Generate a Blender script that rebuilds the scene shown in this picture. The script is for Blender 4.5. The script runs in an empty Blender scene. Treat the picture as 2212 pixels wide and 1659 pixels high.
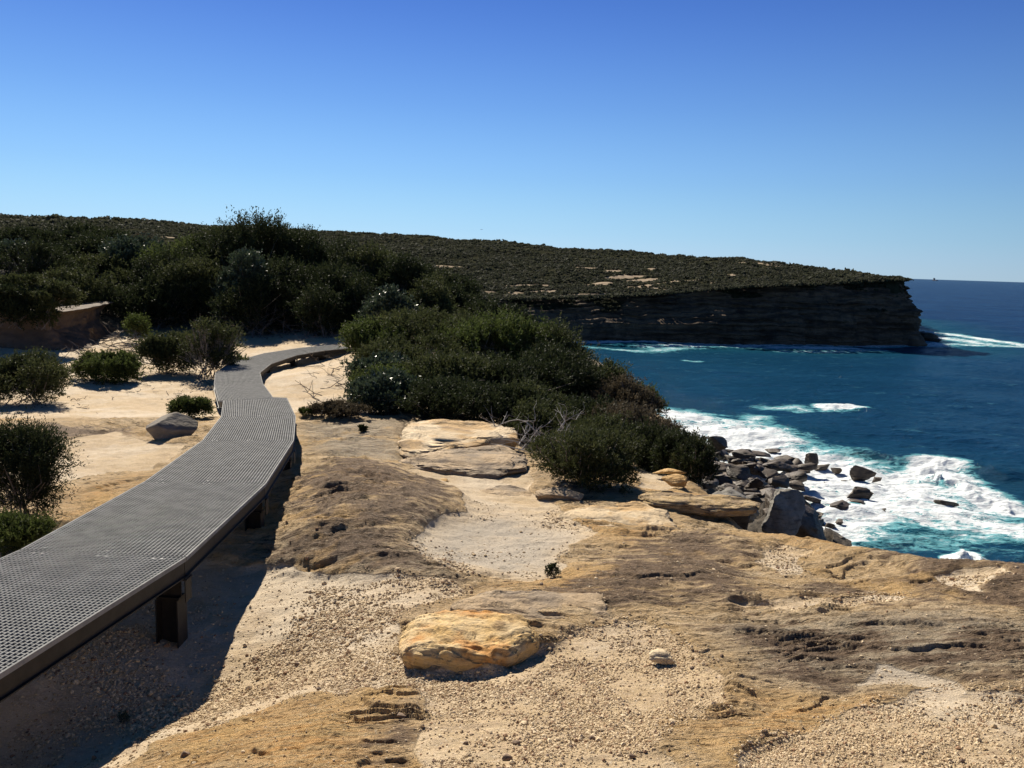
import bpy, bmesh, math, random
import numpy as np
from mathutils import Vector
R_ = math.radians
rng = np.random.default_rng(7)
scene = bpy.context.scene
COL = scene.collection
CAMZ = 25.0            # eye height above the sea; all working heights are relative to the eye, shifted by CAMZ when meshes are made
SEA = -25.0
SUN_AZ, SUN_EL = R_(-24.0), R_(34.5)     # azimuth from +Y towards +X

# ------------------------------------------------------------------ survey helper: sight lines of the photograph
F = 1787.; TH = 0.0314; PIT = math.atan((829.5-574.4)/F)
def ray(px, py):
    px = np.asarray(px, float); py = np.asarray(py, float)
    x = (px-1106)/F; y = -(py-829.5)/F
    X = x*math.cos(TH)-y*math.sin(TH); Y = x*math.sin(TH)+y*math.cos(TH)
    c, s = math.cos(PIT), math.sin(PIT)
    return np.stack([X, c+Y*s, -s+Y*c], -1)
def at_z(px, py, z):
    r = ray(px, py); return r*(np.asarray(z)/r[..., 2])[..., None] if r.ndim > 1 else r*(z/r[2])
def at_y(px, py, d):
    r = ray(px, py); return r*(d/r[1])

# ------------------------------------------------------------------ noise
def _h(ix, iy, iz, seed):
    n = (ix.astype(np.int64)*374761393 + iy.astype(np.int64)*668265263 + iz.astype(np.int64)*2147483647 + seed*974634777) & 0xffffffff
    n = ((n ^ (n >> 13))*1274126177) & 0xffffffff
    n = (n ^ (n >> 16)) & 0xffffffff
    n = (n*2246822519) & 0xffffffff
    return ((n ^ (n >> 15)) & 0xffff)/65535.0
def vn2(x, y, seed=0):
    ix = np.floor(x); iy = np.floor(y); fx = x-ix; fy = y-iy
    z = np.zeros_like(ix)
    fx = fx*fx*fx*(fx*(fx*6-15)+10); fy = fy*fy*fy*(fy*(fy*6-15)+10)
    a = _h(ix, iy, z, seed); b = _h(ix+1, iy, z, seed); c = _h(ix, iy+1, z, seed); d = _h(ix+1, iy+1, z, seed)
    return (a+(b-a)*fx+(c-a)*fy+(a-b-c+d)*fx*fy)*2-1
def vn3(x, y, z, seed=0):
    ix = np.floor(x); iy = np.floor(y); iz = np.floor(z); fx = x-ix; fy = y-iy; fz = z-iz
    fx = fx*fx*(3-2*fx); fy = fy*fy*(3-2*fy); fz = fz*fz*(3-2*fz)
    def pl(k):
        a = _h(ix, iy, iz+k, seed); b = _h(ix+1, iy, iz+k, seed); c = _h(ix, iy+1, iz+k, seed); d = _h(ix+1, iy+1, iz+k, seed)
        return a+(b-a)*fx+(c-a)*fy+(a-b-c+d)*fx*fy
    p = pl(0); return (p+(pl(1)-p)*fz)*2-1
def fbm2(x, y, o=4, seed=0, g=.5, l=2.03):
    s = 0; a = 1; t = 0
    for i in range(o):
        s = s+a*vn2(x, y, seed+i*17); t += a; a *= g; x = x*l+13.7; y = y*l-7.3
    return s/t*1.4
def fbm3(x, y, z, o=4, seed=0, g=.5):
    s = 0; a = 1; t = 0
    for i in range(o):
        s = s+a*vn3(x, y, z, seed+i*17); t += a; a *= g; x = x*2.03+3.7; y = y*2.03-7.3; z = z*2.03+1.1
    return s/t*1.4
def sst(a, b, x):
    t = np.clip((x-a)/(b-a), 0, 1); return t*t*(3-2*t)
def terr(h, s, sharp=.25):
    q = h/s; f = np.floor(q); r = q-f
    return (f+sst(1-sharp, 1, r)*.85+r*.15)*s

def sdist(x, y, poly, closed=True):
    """signed distance, negative inside"""
    P = np.asarray(poly, float); n = len(P)
    d = np.full(x.shape, 1e18); ins = np.zeros(x.shape, bool)
    for i in range(n if closed else n-1):
        ax, ay = P[i]; bx, by = P[(i+1) % n]
        ex, ey = bx-ax, by-ay
        wx, wy = x-ax, y-ay
        t = np.clip((wx*ex+wy*ey)/(ex*ex+ey*ey+1e-12), 0, 1)
        d = np.minimum(d, (wx-ex*t)**2+(wy-ey*t)**2)
        if closed and ey != 0:
            c = (ay > y) != (by > y)
            ins ^= c & (x < ex*(y-ay)/ey+ax)
    d = np.sqrt(d)
    return np.where(ins, -d, d) if closed else d

# ------------------------------------------------------------------ object helpers
def newmesh(name, verts, faces, mat=None, parent=None, smooth=True, attrs=None, zoff=CAMZ, loc=None, nside=None):
    """verts Nx3, faces MxK array (one K) or list; absolute coords relative to the eye (zoff lifts them)"""
    verts = np.asarray(verts, np.float32).copy()
    org = np.zeros(3, np.float32)
    if loc is not None: org = np.asarray(loc, np.float32)
    verts -= org
    me = bpy.data.meshes.new(name)
    if isinstance(faces, np.ndarray):
        m, k = faces.shape
        me.vertices.add(len(verts)); me.vertices.foreach_set('co', verts.ravel())
        me.loops.add(m*k); me.loops.foreach_set('vertex_index', faces.astype(np.int32).ravel())
        me.polygons.add(m); me.polygons.foreach_set('loop_start', np.arange(0, m*k, k, dtype=np.int32))
        me.polygons.foreach_set('loop_total', np.full(m, k, np.int32))
        me.update(calc_edges=True)
    else:
        me.from_pydata([tuple(map(float, v)) for v in verts], [], faces)
    me.polygons.foreach_set('use_smooth', np.full(len(me.polygons), bool(smooth)))
    if attrs:
        for an, av in attrs.items():
            a = me.attributes.new(an, 'FLOAT', 'POINT'); a.data.foreach_set('value', np.asarray(av, np.float32))
    if mat: me.materials.append(mat)
    o = bpy.data.objects.new(name, me); COL.objects.link(o)
    if parent is not None:
        o.parent = parent
        o.location = Vector(org.tolist())+Vector((0, 0, zoff))-parent.location
    else:
        o.location = Vector(org.tolist())+Vector((0, 0, zoff))
    return o
def empty(name, loc, zoff=CAMZ):
    o = bpy.data.objects.new(name, None); COL.objects.link(o); o.location = (float(loc[0]), float(loc[1]), float(loc[2])+zoff)
    o.empty_display_size = .2
    return o
def tag(o, label, cat, group=None):
    o['label'] = label; o['category'] = cat
    if group: o['group'] = group
    return o
def struct(o): o['kind'] = 'structure'; return o
def grid_faces(nr, nc, wrap=False):
    i = np.arange(nr-1)[:, None]*nc; j = np.arange(nc-1 if not wrap else nc)[None, :]
    j2 = (j+1) % nc
    return np.stack([i+j, i+j2, i+nc+j2, i+nc+j], -1).reshape(-1, 4)

class MB:
    def __init__(s): s.v = []; s.f = []
    def add(s, v, f):
        n = len(s.v); s.v += [tuple(map(float, p)) for p in v]; s.f += [tuple(int(i)+n for i in q) for q in f]
    def prism(s, a, b):
        """two quads a,b (4 pts each) joined"""
        s.add(list(a)+list(b), [(3, 2, 1, 0), (4, 5, 6, 7), (0, 1, 5, 4), (1, 2, 6, 5), (2, 3, 7, 6), (3, 0, 4, 7)])
    def box(s, c, ax, ay, az):
        c = np.array(c, float); ax, ay, az = map(lambda q: np.array(q, float), (ax, ay, az))
        s.prism([c-ax-ay-az, c+ax-ay-az, c+ax+ay-az, c-ax+ay-az], [c-ax-ay+az, c+ax-ay+az, c+ax+ay+az, c-ax+ay+az])
    def tube(s, pts, rad, n=5):
        pts = [np.array(p, float) for p in pts]; base = len(s.v); m = len(pts)
        for i, p in enumerate(pts):
            d = pts[min(i+1, m-1)]-pts[max(i-1, 0)]; d /= np.linalg.norm(d)+1e-9
            u = np.cross(d, (0, 0, 1) if abs(d[2]) < .9 else (1, 0, 0)); u /= np.linalg.norm(u)+1e-9; w = np.cross(d, u)
            for k in range(n):
                a = 2*math.pi*k/n; s.v.append(tuple(p+rad[i]*(math.cos(a)*u+math.sin(a)*w)))
        for i in range(m-1):
            for k in range(n):
                s.f.append((base+i*n+k, base+i*n+(k+1) % n, base+(i+1)*n+(k+1) % n, base+(i+1)*n+k))
        s.f.append(tuple(base+k for k in reversed(range(n)))); s.f.append(tuple(base+(m-1)*n+k for k in range(n)))
    def disc(s, c, r, h, n=8):
        c = np.array(c, float)
        s.tube([c, c+np.array([0, 0, h])], [r, r], n)
    def build(s, name, mat, parent=None, smooth=False, loc=None):
        return newmesh(name, s.v, s.f, mat, parent, smooth, loc=loc)

# ------------------------------------------------------------------ materials
class NT:
    def __init__(s, name):
        s.m = bpy.data.materials.new(name); s.m.use_nodes = True; s.t = s.m.node_tree; s.n = s.t.nodes; s.n.clear()
        s.out = s.n.new('ShaderNodeOutputMaterial'); s.p = s.n.new('ShaderNodeBsdfPrincipled'); s.t.links.new(s.p.outputs[0], s.out.inputs[0])
        s.tc = None
    def L(s, a, b): s.t.links.new(a, b)
    def S(s, sock, v):
        if hasattr(v, 'is_output'): s.L(v, sock)
        elif isinstance(v, (tuple, list)) and len(v) == 3 and sock.type == 'RGBA': sock.default_value = (*v, 1)
        else: sock.default_value = v
    def coord(s, scale=(1, 1, 1), rot=(0, 0, 0), warp=None):
        if s.tc is None: s.tc = s.n.new('ShaderNodeTexCoord').outputs['Object']
        m = s.n.new('ShaderNodeMapping'); m.inputs['Scale'].default_value = scale; m.inputs['Rotation'].default_value = rot
        src = s.tc
        if warp:
            sc, amt = warp
            n = s.n.new('ShaderNodeTexNoise'); n.inputs['Scale'].default_value = sc; n.inputs['Detail'].default_value = 3; s.L(s.tc, n.inputs['Vector'])
            vm = s.n.new('ShaderNodeVectorMath'); vm.operation = 'MULTIPLY_ADD'; s.L(n.outputs['Color'], vm.inputs[0]); vm.inputs[1].default_value = (amt,)*3; s.L(s.tc, vm.inputs[2]); src = vm.outputs[0]
        s.L(src, m.inputs['Vector']); return m.outputs[0]
    def noise(s, vec, scale, detail=5, rough=.55, dist=0):
        n = s.n.new('ShaderNodeTexNoise'); s.L(vec, n.inputs['Vector'])
        n.inputs['Scale'].default_value = scale; n.inputs['Detail'].default_value = detail; n.inputs['Roughness'].default_value = rough; n.inputs['Distortion'].default_value = dist
        return n.outputs['Fac']
    def vor(s, vec, scale, feat='F1', out='Distance'):
        n = s.n.new('ShaderNodeTexVoronoi'); n.feature = feat; s.L(vec, n.inputs['Vector']); n.inputs['Scale'].default_value = scale; return n.outputs[out]
    def ramp(s, f, a, b, lo=0., hi=1.):
        n = s.n.new('ShaderNodeMapRange'); n.interpolation_type = 'SMOOTHSTEP'; s.S(n.inputs['Value'], f)
        n.inputs['From Min'].default_value = a; n.inputs['From Max'].default_value = b; n.inputs['To Min'].default_value = lo; n.inputs['To Max'].default_value = hi
        return n.outputs[0]
    def math(s, op, a, b=0., c=0.):
        n = s.n.new('ShaderNodeMath'); n.operation = op; s.S(n.inputs[0], a); s.S(n.inputs[1], b); s.S(n.inputs[2], c); return n.outputs[0]
    def mix(s, f, a, b):
        n = s.n.new('ShaderNodeMix'); n.data_type = 'RGBA'; s.S(n.inputs['Factor'], f); s.S(n.inputs['A'] if False else n.inputs[6], a); s.S(n.inputs[7], b); return n.outputs[2]
    def mul(s, a, f):
        n = s.n.new('ShaderNodeVectorMath'); n.operation = 'SCALE'; s.S(n.inputs[0], a); s.S(n.inputs['Scale'], f); return n.outputs[0]
    def attr(s, name, out='Fac'):
        n = s.n.new('ShaderNodeAttribute'); n.attribute_name = name; return n.outputs[out]
    def bump(s, h, strength=.5, dist=.02, prev=None):
        n = s.n.new('ShaderNodeBump'); n.inputs['Strength'].default_value = strength; n.inputs['Distance'].default_value = dist; s.S(n.inputs['Height'], h)
        if prev is not None: s.L(prev, n.inputs['Normal'])
        return n.outputs[0]
    def fin(s, col=None, rough=.8, normal=None, spec=.3, metal=0.):
        if col is not None: s.S(s.p.inputs['Base Color'], col)
        s.S(s.p.inputs['Roughness'], rough); s.p.inputs['Specular IOR Level'].default_value = spec; s.S(s.p.inputs['Metallic'], metal)
        if normal is not None: s.L(normal, s.p.inputs['Normal'])
        return s.m

def mat_ground():
    t = NT('sandstone_ground')
    o = t.coord(); ow = t.coord(warp=(1.3, .25)); st = t.coord(scale=(1.0, 5.0, 3.0), rot=(0, 0, .12), warp=(.8, .35))
    st2 = t.coord(scale=(1.0, 9.0, 3.0), rot=(0, 0, -.06), warp=(1.6, .22))
    big = t.noise(ow, .55, 4); mid = t.noise(ow, 2.6, 6, .6); fine = t.noise(o, 16, 7, .65); grit = t.noise(o, 130, 3, .6)
    streak = t.noise(st, 2.2, 7, .62); streak2 = t.noise(st2, 3.2, 6, .65)
    sand, dark, orange, grey, rock = (t.attr(k) for k in ('sand', 'dark', 'orange', 'grey', 'litter'))
    base = t.mix(t.ramp(mid, .35, .65), (.64, .45, .245), (.78, .585, .36))
    base = t.mix(t.ramp(streak, .42, .62, 0, .7), base, (.56, .37, .17))
    base = t.mix(t.ramp(fine, .52, .72, 0, .5), base, (.70, .54, .33))
    base = t.mix(t.ramp(big, .5, .66, 0, .3), base, (.50, .36, .23))
    base = t.mix(t.ramp(streak2, .56, .64, 0, .55), base, (.27, .175, .10))
    base = t.mix(t.ramp(t.noise(t.coord(scale=(1., 12., 4.), rot=(0, 0, .05), warp=(1.1, .3)), 6, 6, .7), .55, .64, 0, .5), base, (.15, .105, .07))
    oc = t.mix(t.ramp(streak2, .38, .62), (.66, .36, .12), (.62, .42, .19))
    base = t.mix(t.math('MULTIPLY', orange, t.ramp(mid, .3, .6, .45, 1)), base, oc)
    gc = t.mix(t.ramp(streak, .4, .62), (.47, .385, .275), (.29, .23, .165))
    base = t.mix(t.math('MULTIPLY', grey, t.ramp(fine, .3, .6, .55, 1)), base, gc)
    # dark patina in blotches that follow the bedding
    dn = t.math('ADD', t.math('MULTIPLY', streak, .55), t.math('MULTIPLY', mid, .45))
    dm = t.math('ADD', dn, t.math('MULTIPLY', dark, .22))
    dmask = t.ramp(dm, .575, .70)
    dc = t.mix(t.ramp(fine, .35, .65), (.11, .070, .047), (.25, .17, .11))
    dc = t.mix(t.ramp(streak2, .5, .66, 0, .7), dc, (.30, .21, .125))
    dmask = t.math('MULTIPLY', dmask, t.math('SUBTRACT', 1.0, t.math('MULTIPLY', sand, .95)))
    base = t.mix(t.math('MULTIPLY', dmask, .93), base, dc)
    cl1 = t.math('ABSOLUTE', t.math('SUBTRACT', t.noise(t.coord(scale=(.6, 2.6, 1.), rot=(0, 0, .15), warp=(.7, .5)), 1.1, 5, .6), .5))
    cl2 = t.math('ABSOLUTE', t.math('SUBTRACT', t.noise(t.coord(scale=(.8, 6., 1.), rot=(0, 0, -.1), warp=(.9, .35)), 1.9, 5, .6), .5))
    crack = t.math('MAXIMUM', t.ramp(cl1, .0, .010, 1, 0), t.math('MULTIPLY', t.ramp(cl2, 0, .016, 1, 0), .8))
    crack = t.math('MULTIPLY', crack, t.ramp(t.noise(o, 1.7, 3), .46, .58))
    crack = t.math('MULTIPLY', crack, t.math('SUBTRACT', 1.0, sand))
    base = t.mix(t.math('MULTIPLY', crack, .75), base, (.06, .042, .03))
    gold = t.ramp(t.noise(ow, .9, 5, .6), .54, .66)
    base = t.mix(t.math('MULTIPLY', gold, .65), base, (.72, .46, .19))
    lich = t.ramp(t.noise(o, 19, 6, .72), .575, .625)
    base = t.mix(t.math('MULTIPLY', lich, t.ramp(mid, .4, .6, .05, .45)), base, (.17, .12, .08))
    base = t.mix(t.math('MULTIPLY', t.ramp(t.noise(o, 27, 5, .7), .60, .66), .45), base, (.66, .57, .43))
    pits = t.ramp(t.noise(o, 42, 5, .7), .60, .70)
    base = t.mix(t.math('MULTIPLY', pits, .35), base, (.17, .125, .085))
    wh = t.ramp(t.noise(ow, .45, 6, .7), .42, .62)
    sc = t.mix(t.ramp(mid, .35, .65), (.50, .365, .21), (.61, .46, .28))
    sc = t.mix(t.ramp(t.noise(o, 30, 5, .7), .42, .7, 0, .6), sc, (.56, .40, .26))
    sc = t.mix(t.math('MULTIPLY', wh, .6), sc, (.70, .60, .47))
    sc = t.mix(t.ramp(t.noise(t.coord(scale=(1, 2.2, 1), warp=(2., .2)), 5, 6, .75), .52, .64, 0, .55), sc, (.40, .29, .19))
    speck = t.ramp(t.noise(o, 75, 4, .7), .62, .70)
    sc = t.mix(t.math('MULTIPLY', speck, .55), sc, (.30, .19, .115))
    sc = t.mix(t.math('MULTIPLY', t.ramp(t.noise(o, 60, 3, .6), .60, .68), .5), sc, (.86, .76, .62))
    sn = t.math('ADD', sand, t.math('MULTIPLY', t.math('SUBTRACT', mid, .5), .5))
    sc = t.mix(t.math('MULTIPLY', grey, t.ramp(mid, .3, .5, .5, .95)), sc, (.46, .395, .315))
    smask = t.ramp(sn, .40, .60)
    col = t.mix(smask, base, sc)
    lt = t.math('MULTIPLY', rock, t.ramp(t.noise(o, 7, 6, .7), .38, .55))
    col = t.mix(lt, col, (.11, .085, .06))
    shc = t.mix(t.ramp(mid, .35, .65), (.05, .042, .035), (.13, .105, .08))
    col = t.mix(t.attr('shore'), col, shc)
    h = t.math('ADD', t.math('MULTIPLY', fine, .5), t.math('MULTIPLY', t.noise(st2, 9, 6, .65), .9))
    h = t.math('MULTIPLY', h, t.math('SUBTRACT', 1.0, t.math('MULTIPLY', smask, .7)))
    h = t.math('SUBTRACT', h, t.math('ADD', t.math('MULTIPLY', crack, .8), t.math('MULTIPLY', pits, .25)))
    n1 = t.bump(h, 1., .055)
    n2 = t.bump(t.math('ADD', t.noise(o, 60, 5, .7), t.math('MULTIPLY', grit, .4)), .8, .012, n1)
    return t.fin(col, .88, n2, .2)

def mat_rock(name, a, b, dark, accent=None, scale=1., darkness=.5, strat=6., bumpd=.03, spec=.25, rough=.85):
    t = NT(name)
    o = t.coord(scale=(scale,)*3); w = t.coord(scale=(scale,)*3, warp=(1.1/scale, .3*scale if False else .25))
    s = t.coord(scale=(scale*.9, scale*1.3, scale*strat), warp=(.9, .12))
    mid = t.noise(w, 2.2, 6, .62); st = t.noise(s, 1.7, 6, .62); fine = t.noise(o, 14, 7, .68)
    c = t.mix(t.ramp(mid, .35, .65), a, b)
    if accent: c = t.mix(t.ramp(t.noise(w, 1.3, 4), .46, .6), c, accent)
    c = t.mix(t.ramp(st, .5, .66, 0, darkness), c, dark)
    c = t.mix(t.ramp(fine, .56, .7, 0, darkness), c, dark)
    c = t.mix(t.ramp(t.noise(o, 32, 4, .7), .6, .7, 0, .3), c, tuple(min(1, q*1.35) for q in b))
    n = t.bump(st, .7, bumpd*2); n = t.bump(fine, .8, bumpd, n)
    return t.fin(c, rough, n, spec)

def mat_leaf(name, c1, c2, c3, trans=.3, rough=.7, spec=.12):
    t = NT(name)
    v = t.attr('var'); c = t.mix(t.ramp(v, 0, .5), c1, c2); c = t.mix(t.ramp(v, .6, 1.), c, c3)
    m = t.fin(c, rough, None, spec)
    tr = t.n.new('ShaderNodeBsdfTranslucent'); t.S(tr.inputs['Color'], t.mul(c, 1.6))
    mx = t.n.new('ShaderNodeMixShader'); mx.inputs[0].default_value = trans
    t.L(t.p.outputs[0], mx.inputs[1]); t.L(tr.outputs[0], mx.inputs[2]); t.L(mx.outputs[0], t.out.inputs[0])
    return m
def mat_plain(name, c1, c2, rough=.8, sc=8, metal=0, spec=.3, bump=.004):
    t = NT(name); o = t.coord(); n = t.noise(o, sc, 6, .65)
    return t.fin(t.mix(t.ramp(n, .35, .65), c1, c2), rough, t.bump(n, .5, bump), spec, metal)

M_ground = mat_ground()
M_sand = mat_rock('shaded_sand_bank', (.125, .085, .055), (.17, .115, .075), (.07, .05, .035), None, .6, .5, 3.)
M_cream = mat_rock('cream_sandstone', (.62, .47, .29), (.72, .58, .39), (.20, .14, .09), (.55, .36, .17), 1.2, .7, 7.)
M_yellow = mat_rock('ochre_sandstone', (.64, .42, .17), (.70, .53, .30), (.22, .13, .06), (.58, .28, .08), 2.0, .75, 8., .02)
M_brown = mat_rock('weathered_sandstone', (.42, .30, .18), (.56, .42, .27), (.10, .07, .05), (.30, .23, .16), 1.5, .8, 8.)
M_ledge = mat_rock('ochre_brown_ledge', (.50, .34, .16), (.60, .45, .26), (.12, .085, .055), (.34, .24, .14), 3., .9, 8., .03)
M_orange = mat_rock('orange_sandstone', (.56, .33, .12), (.66, .44, .20), (.22, .12, .05), None, 2., .6, 5.)
M_grey = mat_rock('grey_sandstone', (.20, .185, .165), (.30, .28, .25), (.06, .055, .05), None, .9, .6, 4., .05)
M_greyb = mat_rock('grey_boulder_sandstone', (.20, .17, .135), (.28, .24, .19), (.12, .10, .08), None, 1.5, .6, 3., .02)
M_shore = mat_rock('wet_shore_rock', (.068, .050, .036), (.13, .096, .068), (.035, .03, .026), None, .5, .7, 4., .08, .4, .6)
M_pebble = NT('gravel_grain')
_v = M_pebble.attr('var')
_c = M_pebble.mix(M_pebble.ramp(_v, 0, .55), (.47, .335, .185), (.70, .545, .35)); _c = M_pebble.mix(M_pebble.ramp(_v, .80, .9), _c, (.34, .20, .11)); _c = M_pebble.mix(M_pebble.ramp(_v, .95, 1.), _c, (.14, .10, .08))
M_pebble = M_pebble.fin(_c, .8, None, .3)
M_stone = mat_plain('brown_stone', (.16, .11, .075), (.30, .20, .13), .85, 40)
M_twig = mat_plain('dry_twig_bark', (.16, .13, .105), (.30, .26, .22), .85, 20)
M_bleach = mat_plain('bleached_dead_wood', (.22, .20, .18), (.42, .39, .36), .8, 20)
M_wood = mat_plain('branch_bark', (.11, .09, .075), (.22, .185, .155), .85, 12)
M_steel = mat_plain('painted_steel_beam', (.016, .014, .012), (.028, .024, .021), .6, 9, .0, .3, .001)
M_clip = mat_plain('galvanised_clip', (.22, .22, .22), (.32, .32, .32), .6, 30, .0)
M_grate = mat_plain('grey_fibreglass_grating', (.20, .20, .197), (.28, .278, .27), .8, 7, 0, .15, .001)
M_lf_dark = mat_leaf('tea_tree_leaf', (.017, .023, .010), (.029, .037, .015), (.050, .055, .023), .2)
M_lf_olive = mat_leaf('coast_scrub_leaf', (.032, .040, .015), (.052, .060, .023), (.088, .092, .038), .22)
M_lf_green = mat_leaf('fresh_green_leaf', (.036, .050, .014), (.058, .076, .021), (.10, .115, .038), .26)
M_lf_grey = mat_leaf('banksia_leaf', (.030, .046, .026), (.050, .068, .038), (.10, .125, .085), .15, .45, .3)
M_lf_brown = mat_leaf('dry_heath_leaf', (.052, .043, .026), (.080, .064, .040), (.12, .095, .06), .2)
M_lf_far = mat_leaf('headland_scrub_leaf', (.034, .038, .025), (.046, .049, .031), (.060, .058, .040), .35, .8, .1)

# ------------------------------------------------------------------ near terrain
CP = [(1100,1659,-1.95),(500,1659,-2.15),(250,1640,-2.60),(0,1659,-2.85),(15,1500,-2.58),(1600,1659,-1.9),(2212,1659,-1.85),(2212,1450,-2.0),(1800,1450,-2.1),(1400,1500,-2.12),
 (1000,1465,-2.33),(700,1480,-2.42),(450,1500,-2.80),(395,1390,-2.73),(600,1350,-2.70),(850,1300,-2.52),(1200,1330,-2.35),(1600,1330,-2.3),(2000,1330,-2.2),(2212,1300,-2.15),
 (1950,1250,-2.35),(1600,1230,-2.5),(1300,1250,-2.47),(950,1250,-2.58),(650,1250,-2.75),(562,1150,-2.8),(1050,1180,-2.70),(1280,1150,-2.68),(1010,1110,-2.77),(850,1100,-2.70),
 (700,1100,-2.78),(627,1025,-2.95),(800,1010,-2.88),(950,1015,-2.97),(1140,1020,-2.97),(1250,1080,-2.93),(1450,1112,-2.86),(1580,1152,-2.97),(1420,1050,-3.0),(760,920,-3.12),(640,910,-3.12),(1000,900,-3.2),
 (450,935,-3.12),(300,960,-3.15),(100,960,-3.2),(200,1060,-3.02),(130,1140,-2.98),(0,1060,-3.1),(300,910,-3.28),(100,912,-3.3),(300,890,-3.5),(100,880,-3.55),(450,870,-3.64),(300,800,-3.7),(150,760,-3.7),
 (600,880,-3.55),(700,840,-3.45),(620,790,-3.72),(760,800,-3.3),(740,748,-3.42),(700,715,-3.30),(300,730,-3.66),(450,725,-3.6),(180,700,-3.3),(600,715,-3.45),
 (2000,1208,-2.38),(1850,1190,-2.5),(1750,1172,-2.62),(1690,1152,-2.68),(2212,1221,-2.22)]
CW = [(-15,45,-2.4),(-8,45,-2.6),(-25,50,-1.2),(-10,70,-3.2),(-6,60,-3.4),(-40,80,.4),(-3,41,-3.3),(3,30,-4.6),(2.4,20,-3.9),(3.5,16,-4.0),(0,25,-3.6),(-20,20,-3.4),(-30,30,-2.6),(-12,8,-2.9),
 (-20,5,-2.2),(0,0,-1.6),(0,1.4,-1.65),(3,1,-1.6),(8,3,-1.9),(15,0,-1.6),(-3,2.5,-2.6),(-6,3,-2.75),(0,-10,-1.5),(-20,-10,-1.5),(20,-10,-1.5),(-60,60,1.),(-60,0,0),(-22,38,-2.6),(0,33,-3.6)]
P3 = np.array([at_z(x, y, z) for x, y, z in CP]+[np.array(c, float) for c in CW])
def tps_fit(P, lam=.02):
    n = len(P); d = np.hypot(P[:, None, 0]-P[None, :, 0], P[:, None, 1]-P[None, :, 1])
    K = np.where(d > 0, d*d*np.log(d+1e-9), 0)+np.eye(n)*lam*20
    Q = np.c_[np.ones(n), P[:, :2]]; A = np.block([[K, Q], [Q.T, np.zeros((3, 3))]])
    return np.linalg.solve(A, np.r_[P[:, 2], 0, 0, 0])
TW = tps_fit(P3, .002)
def base_h(x, y):
    x = np.asarray(x, float); y = np.asarray(y, float)
    s = TW[-3]+TW[-2]*x+TW[-1]*y
    for i in range(len(P3)):
        r2 = (x-P3[i, 0])**2+(y-P3[i, 1])**2
        s = s+TW[i]*.5*r2*np.log(r2+1e-12)
    return np.clip(s, -6, 3)
def on_base(px, py):
    """where the sight line meets the smooth terrain"""
    r = ray(px, py); t = np.geomspace(1.5, 90, 1500); p = r[None]*t[:, None]
    h = base_h(p[:, 0], p[:, 1]); k = np.argmax(p[:, 2] < h)
    if p[k, 2] >= h[k]: k = len(t)-1
    return p[k, :2]
def WP(poly): return [on_base(*p) for p in poly]
EDGE = [at_z(2212,1221,-2.22)[:2], at_z(2000,1208,-2.38)[:2], at_z(1850,1190,-2.5)[:2], at_z(1750,1172,-2.62)[:2], at_z(1690,1152,-2.68)[:2], at_z(1645,1140,-2.7)[:2], (2.75,9.5), (2.8,11.2), (3.1,15), (4.2,20), (5.2,27), (5,35), (2,45), (-3,60), (-10,90), (-400,90), (-400,-80), (70,-80), (45,-10), (16,3.5), (8,5.4)]
_sh = [(1330,872),(1440,905),(1490,945),(1540,950),(1610,958),(1690,975),(1760,1005),(1772,1050),(1755,1085),(1760,1125),(1785,1165),(1850,1235)]
SHORE = [tuple(at_z(x, y, SEA)[:2]) for x, y in _sh]+[(30,40),(60,20),(140,-80),(-400,-80),(-400,250),(-40,250),(-15,200)]
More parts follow.
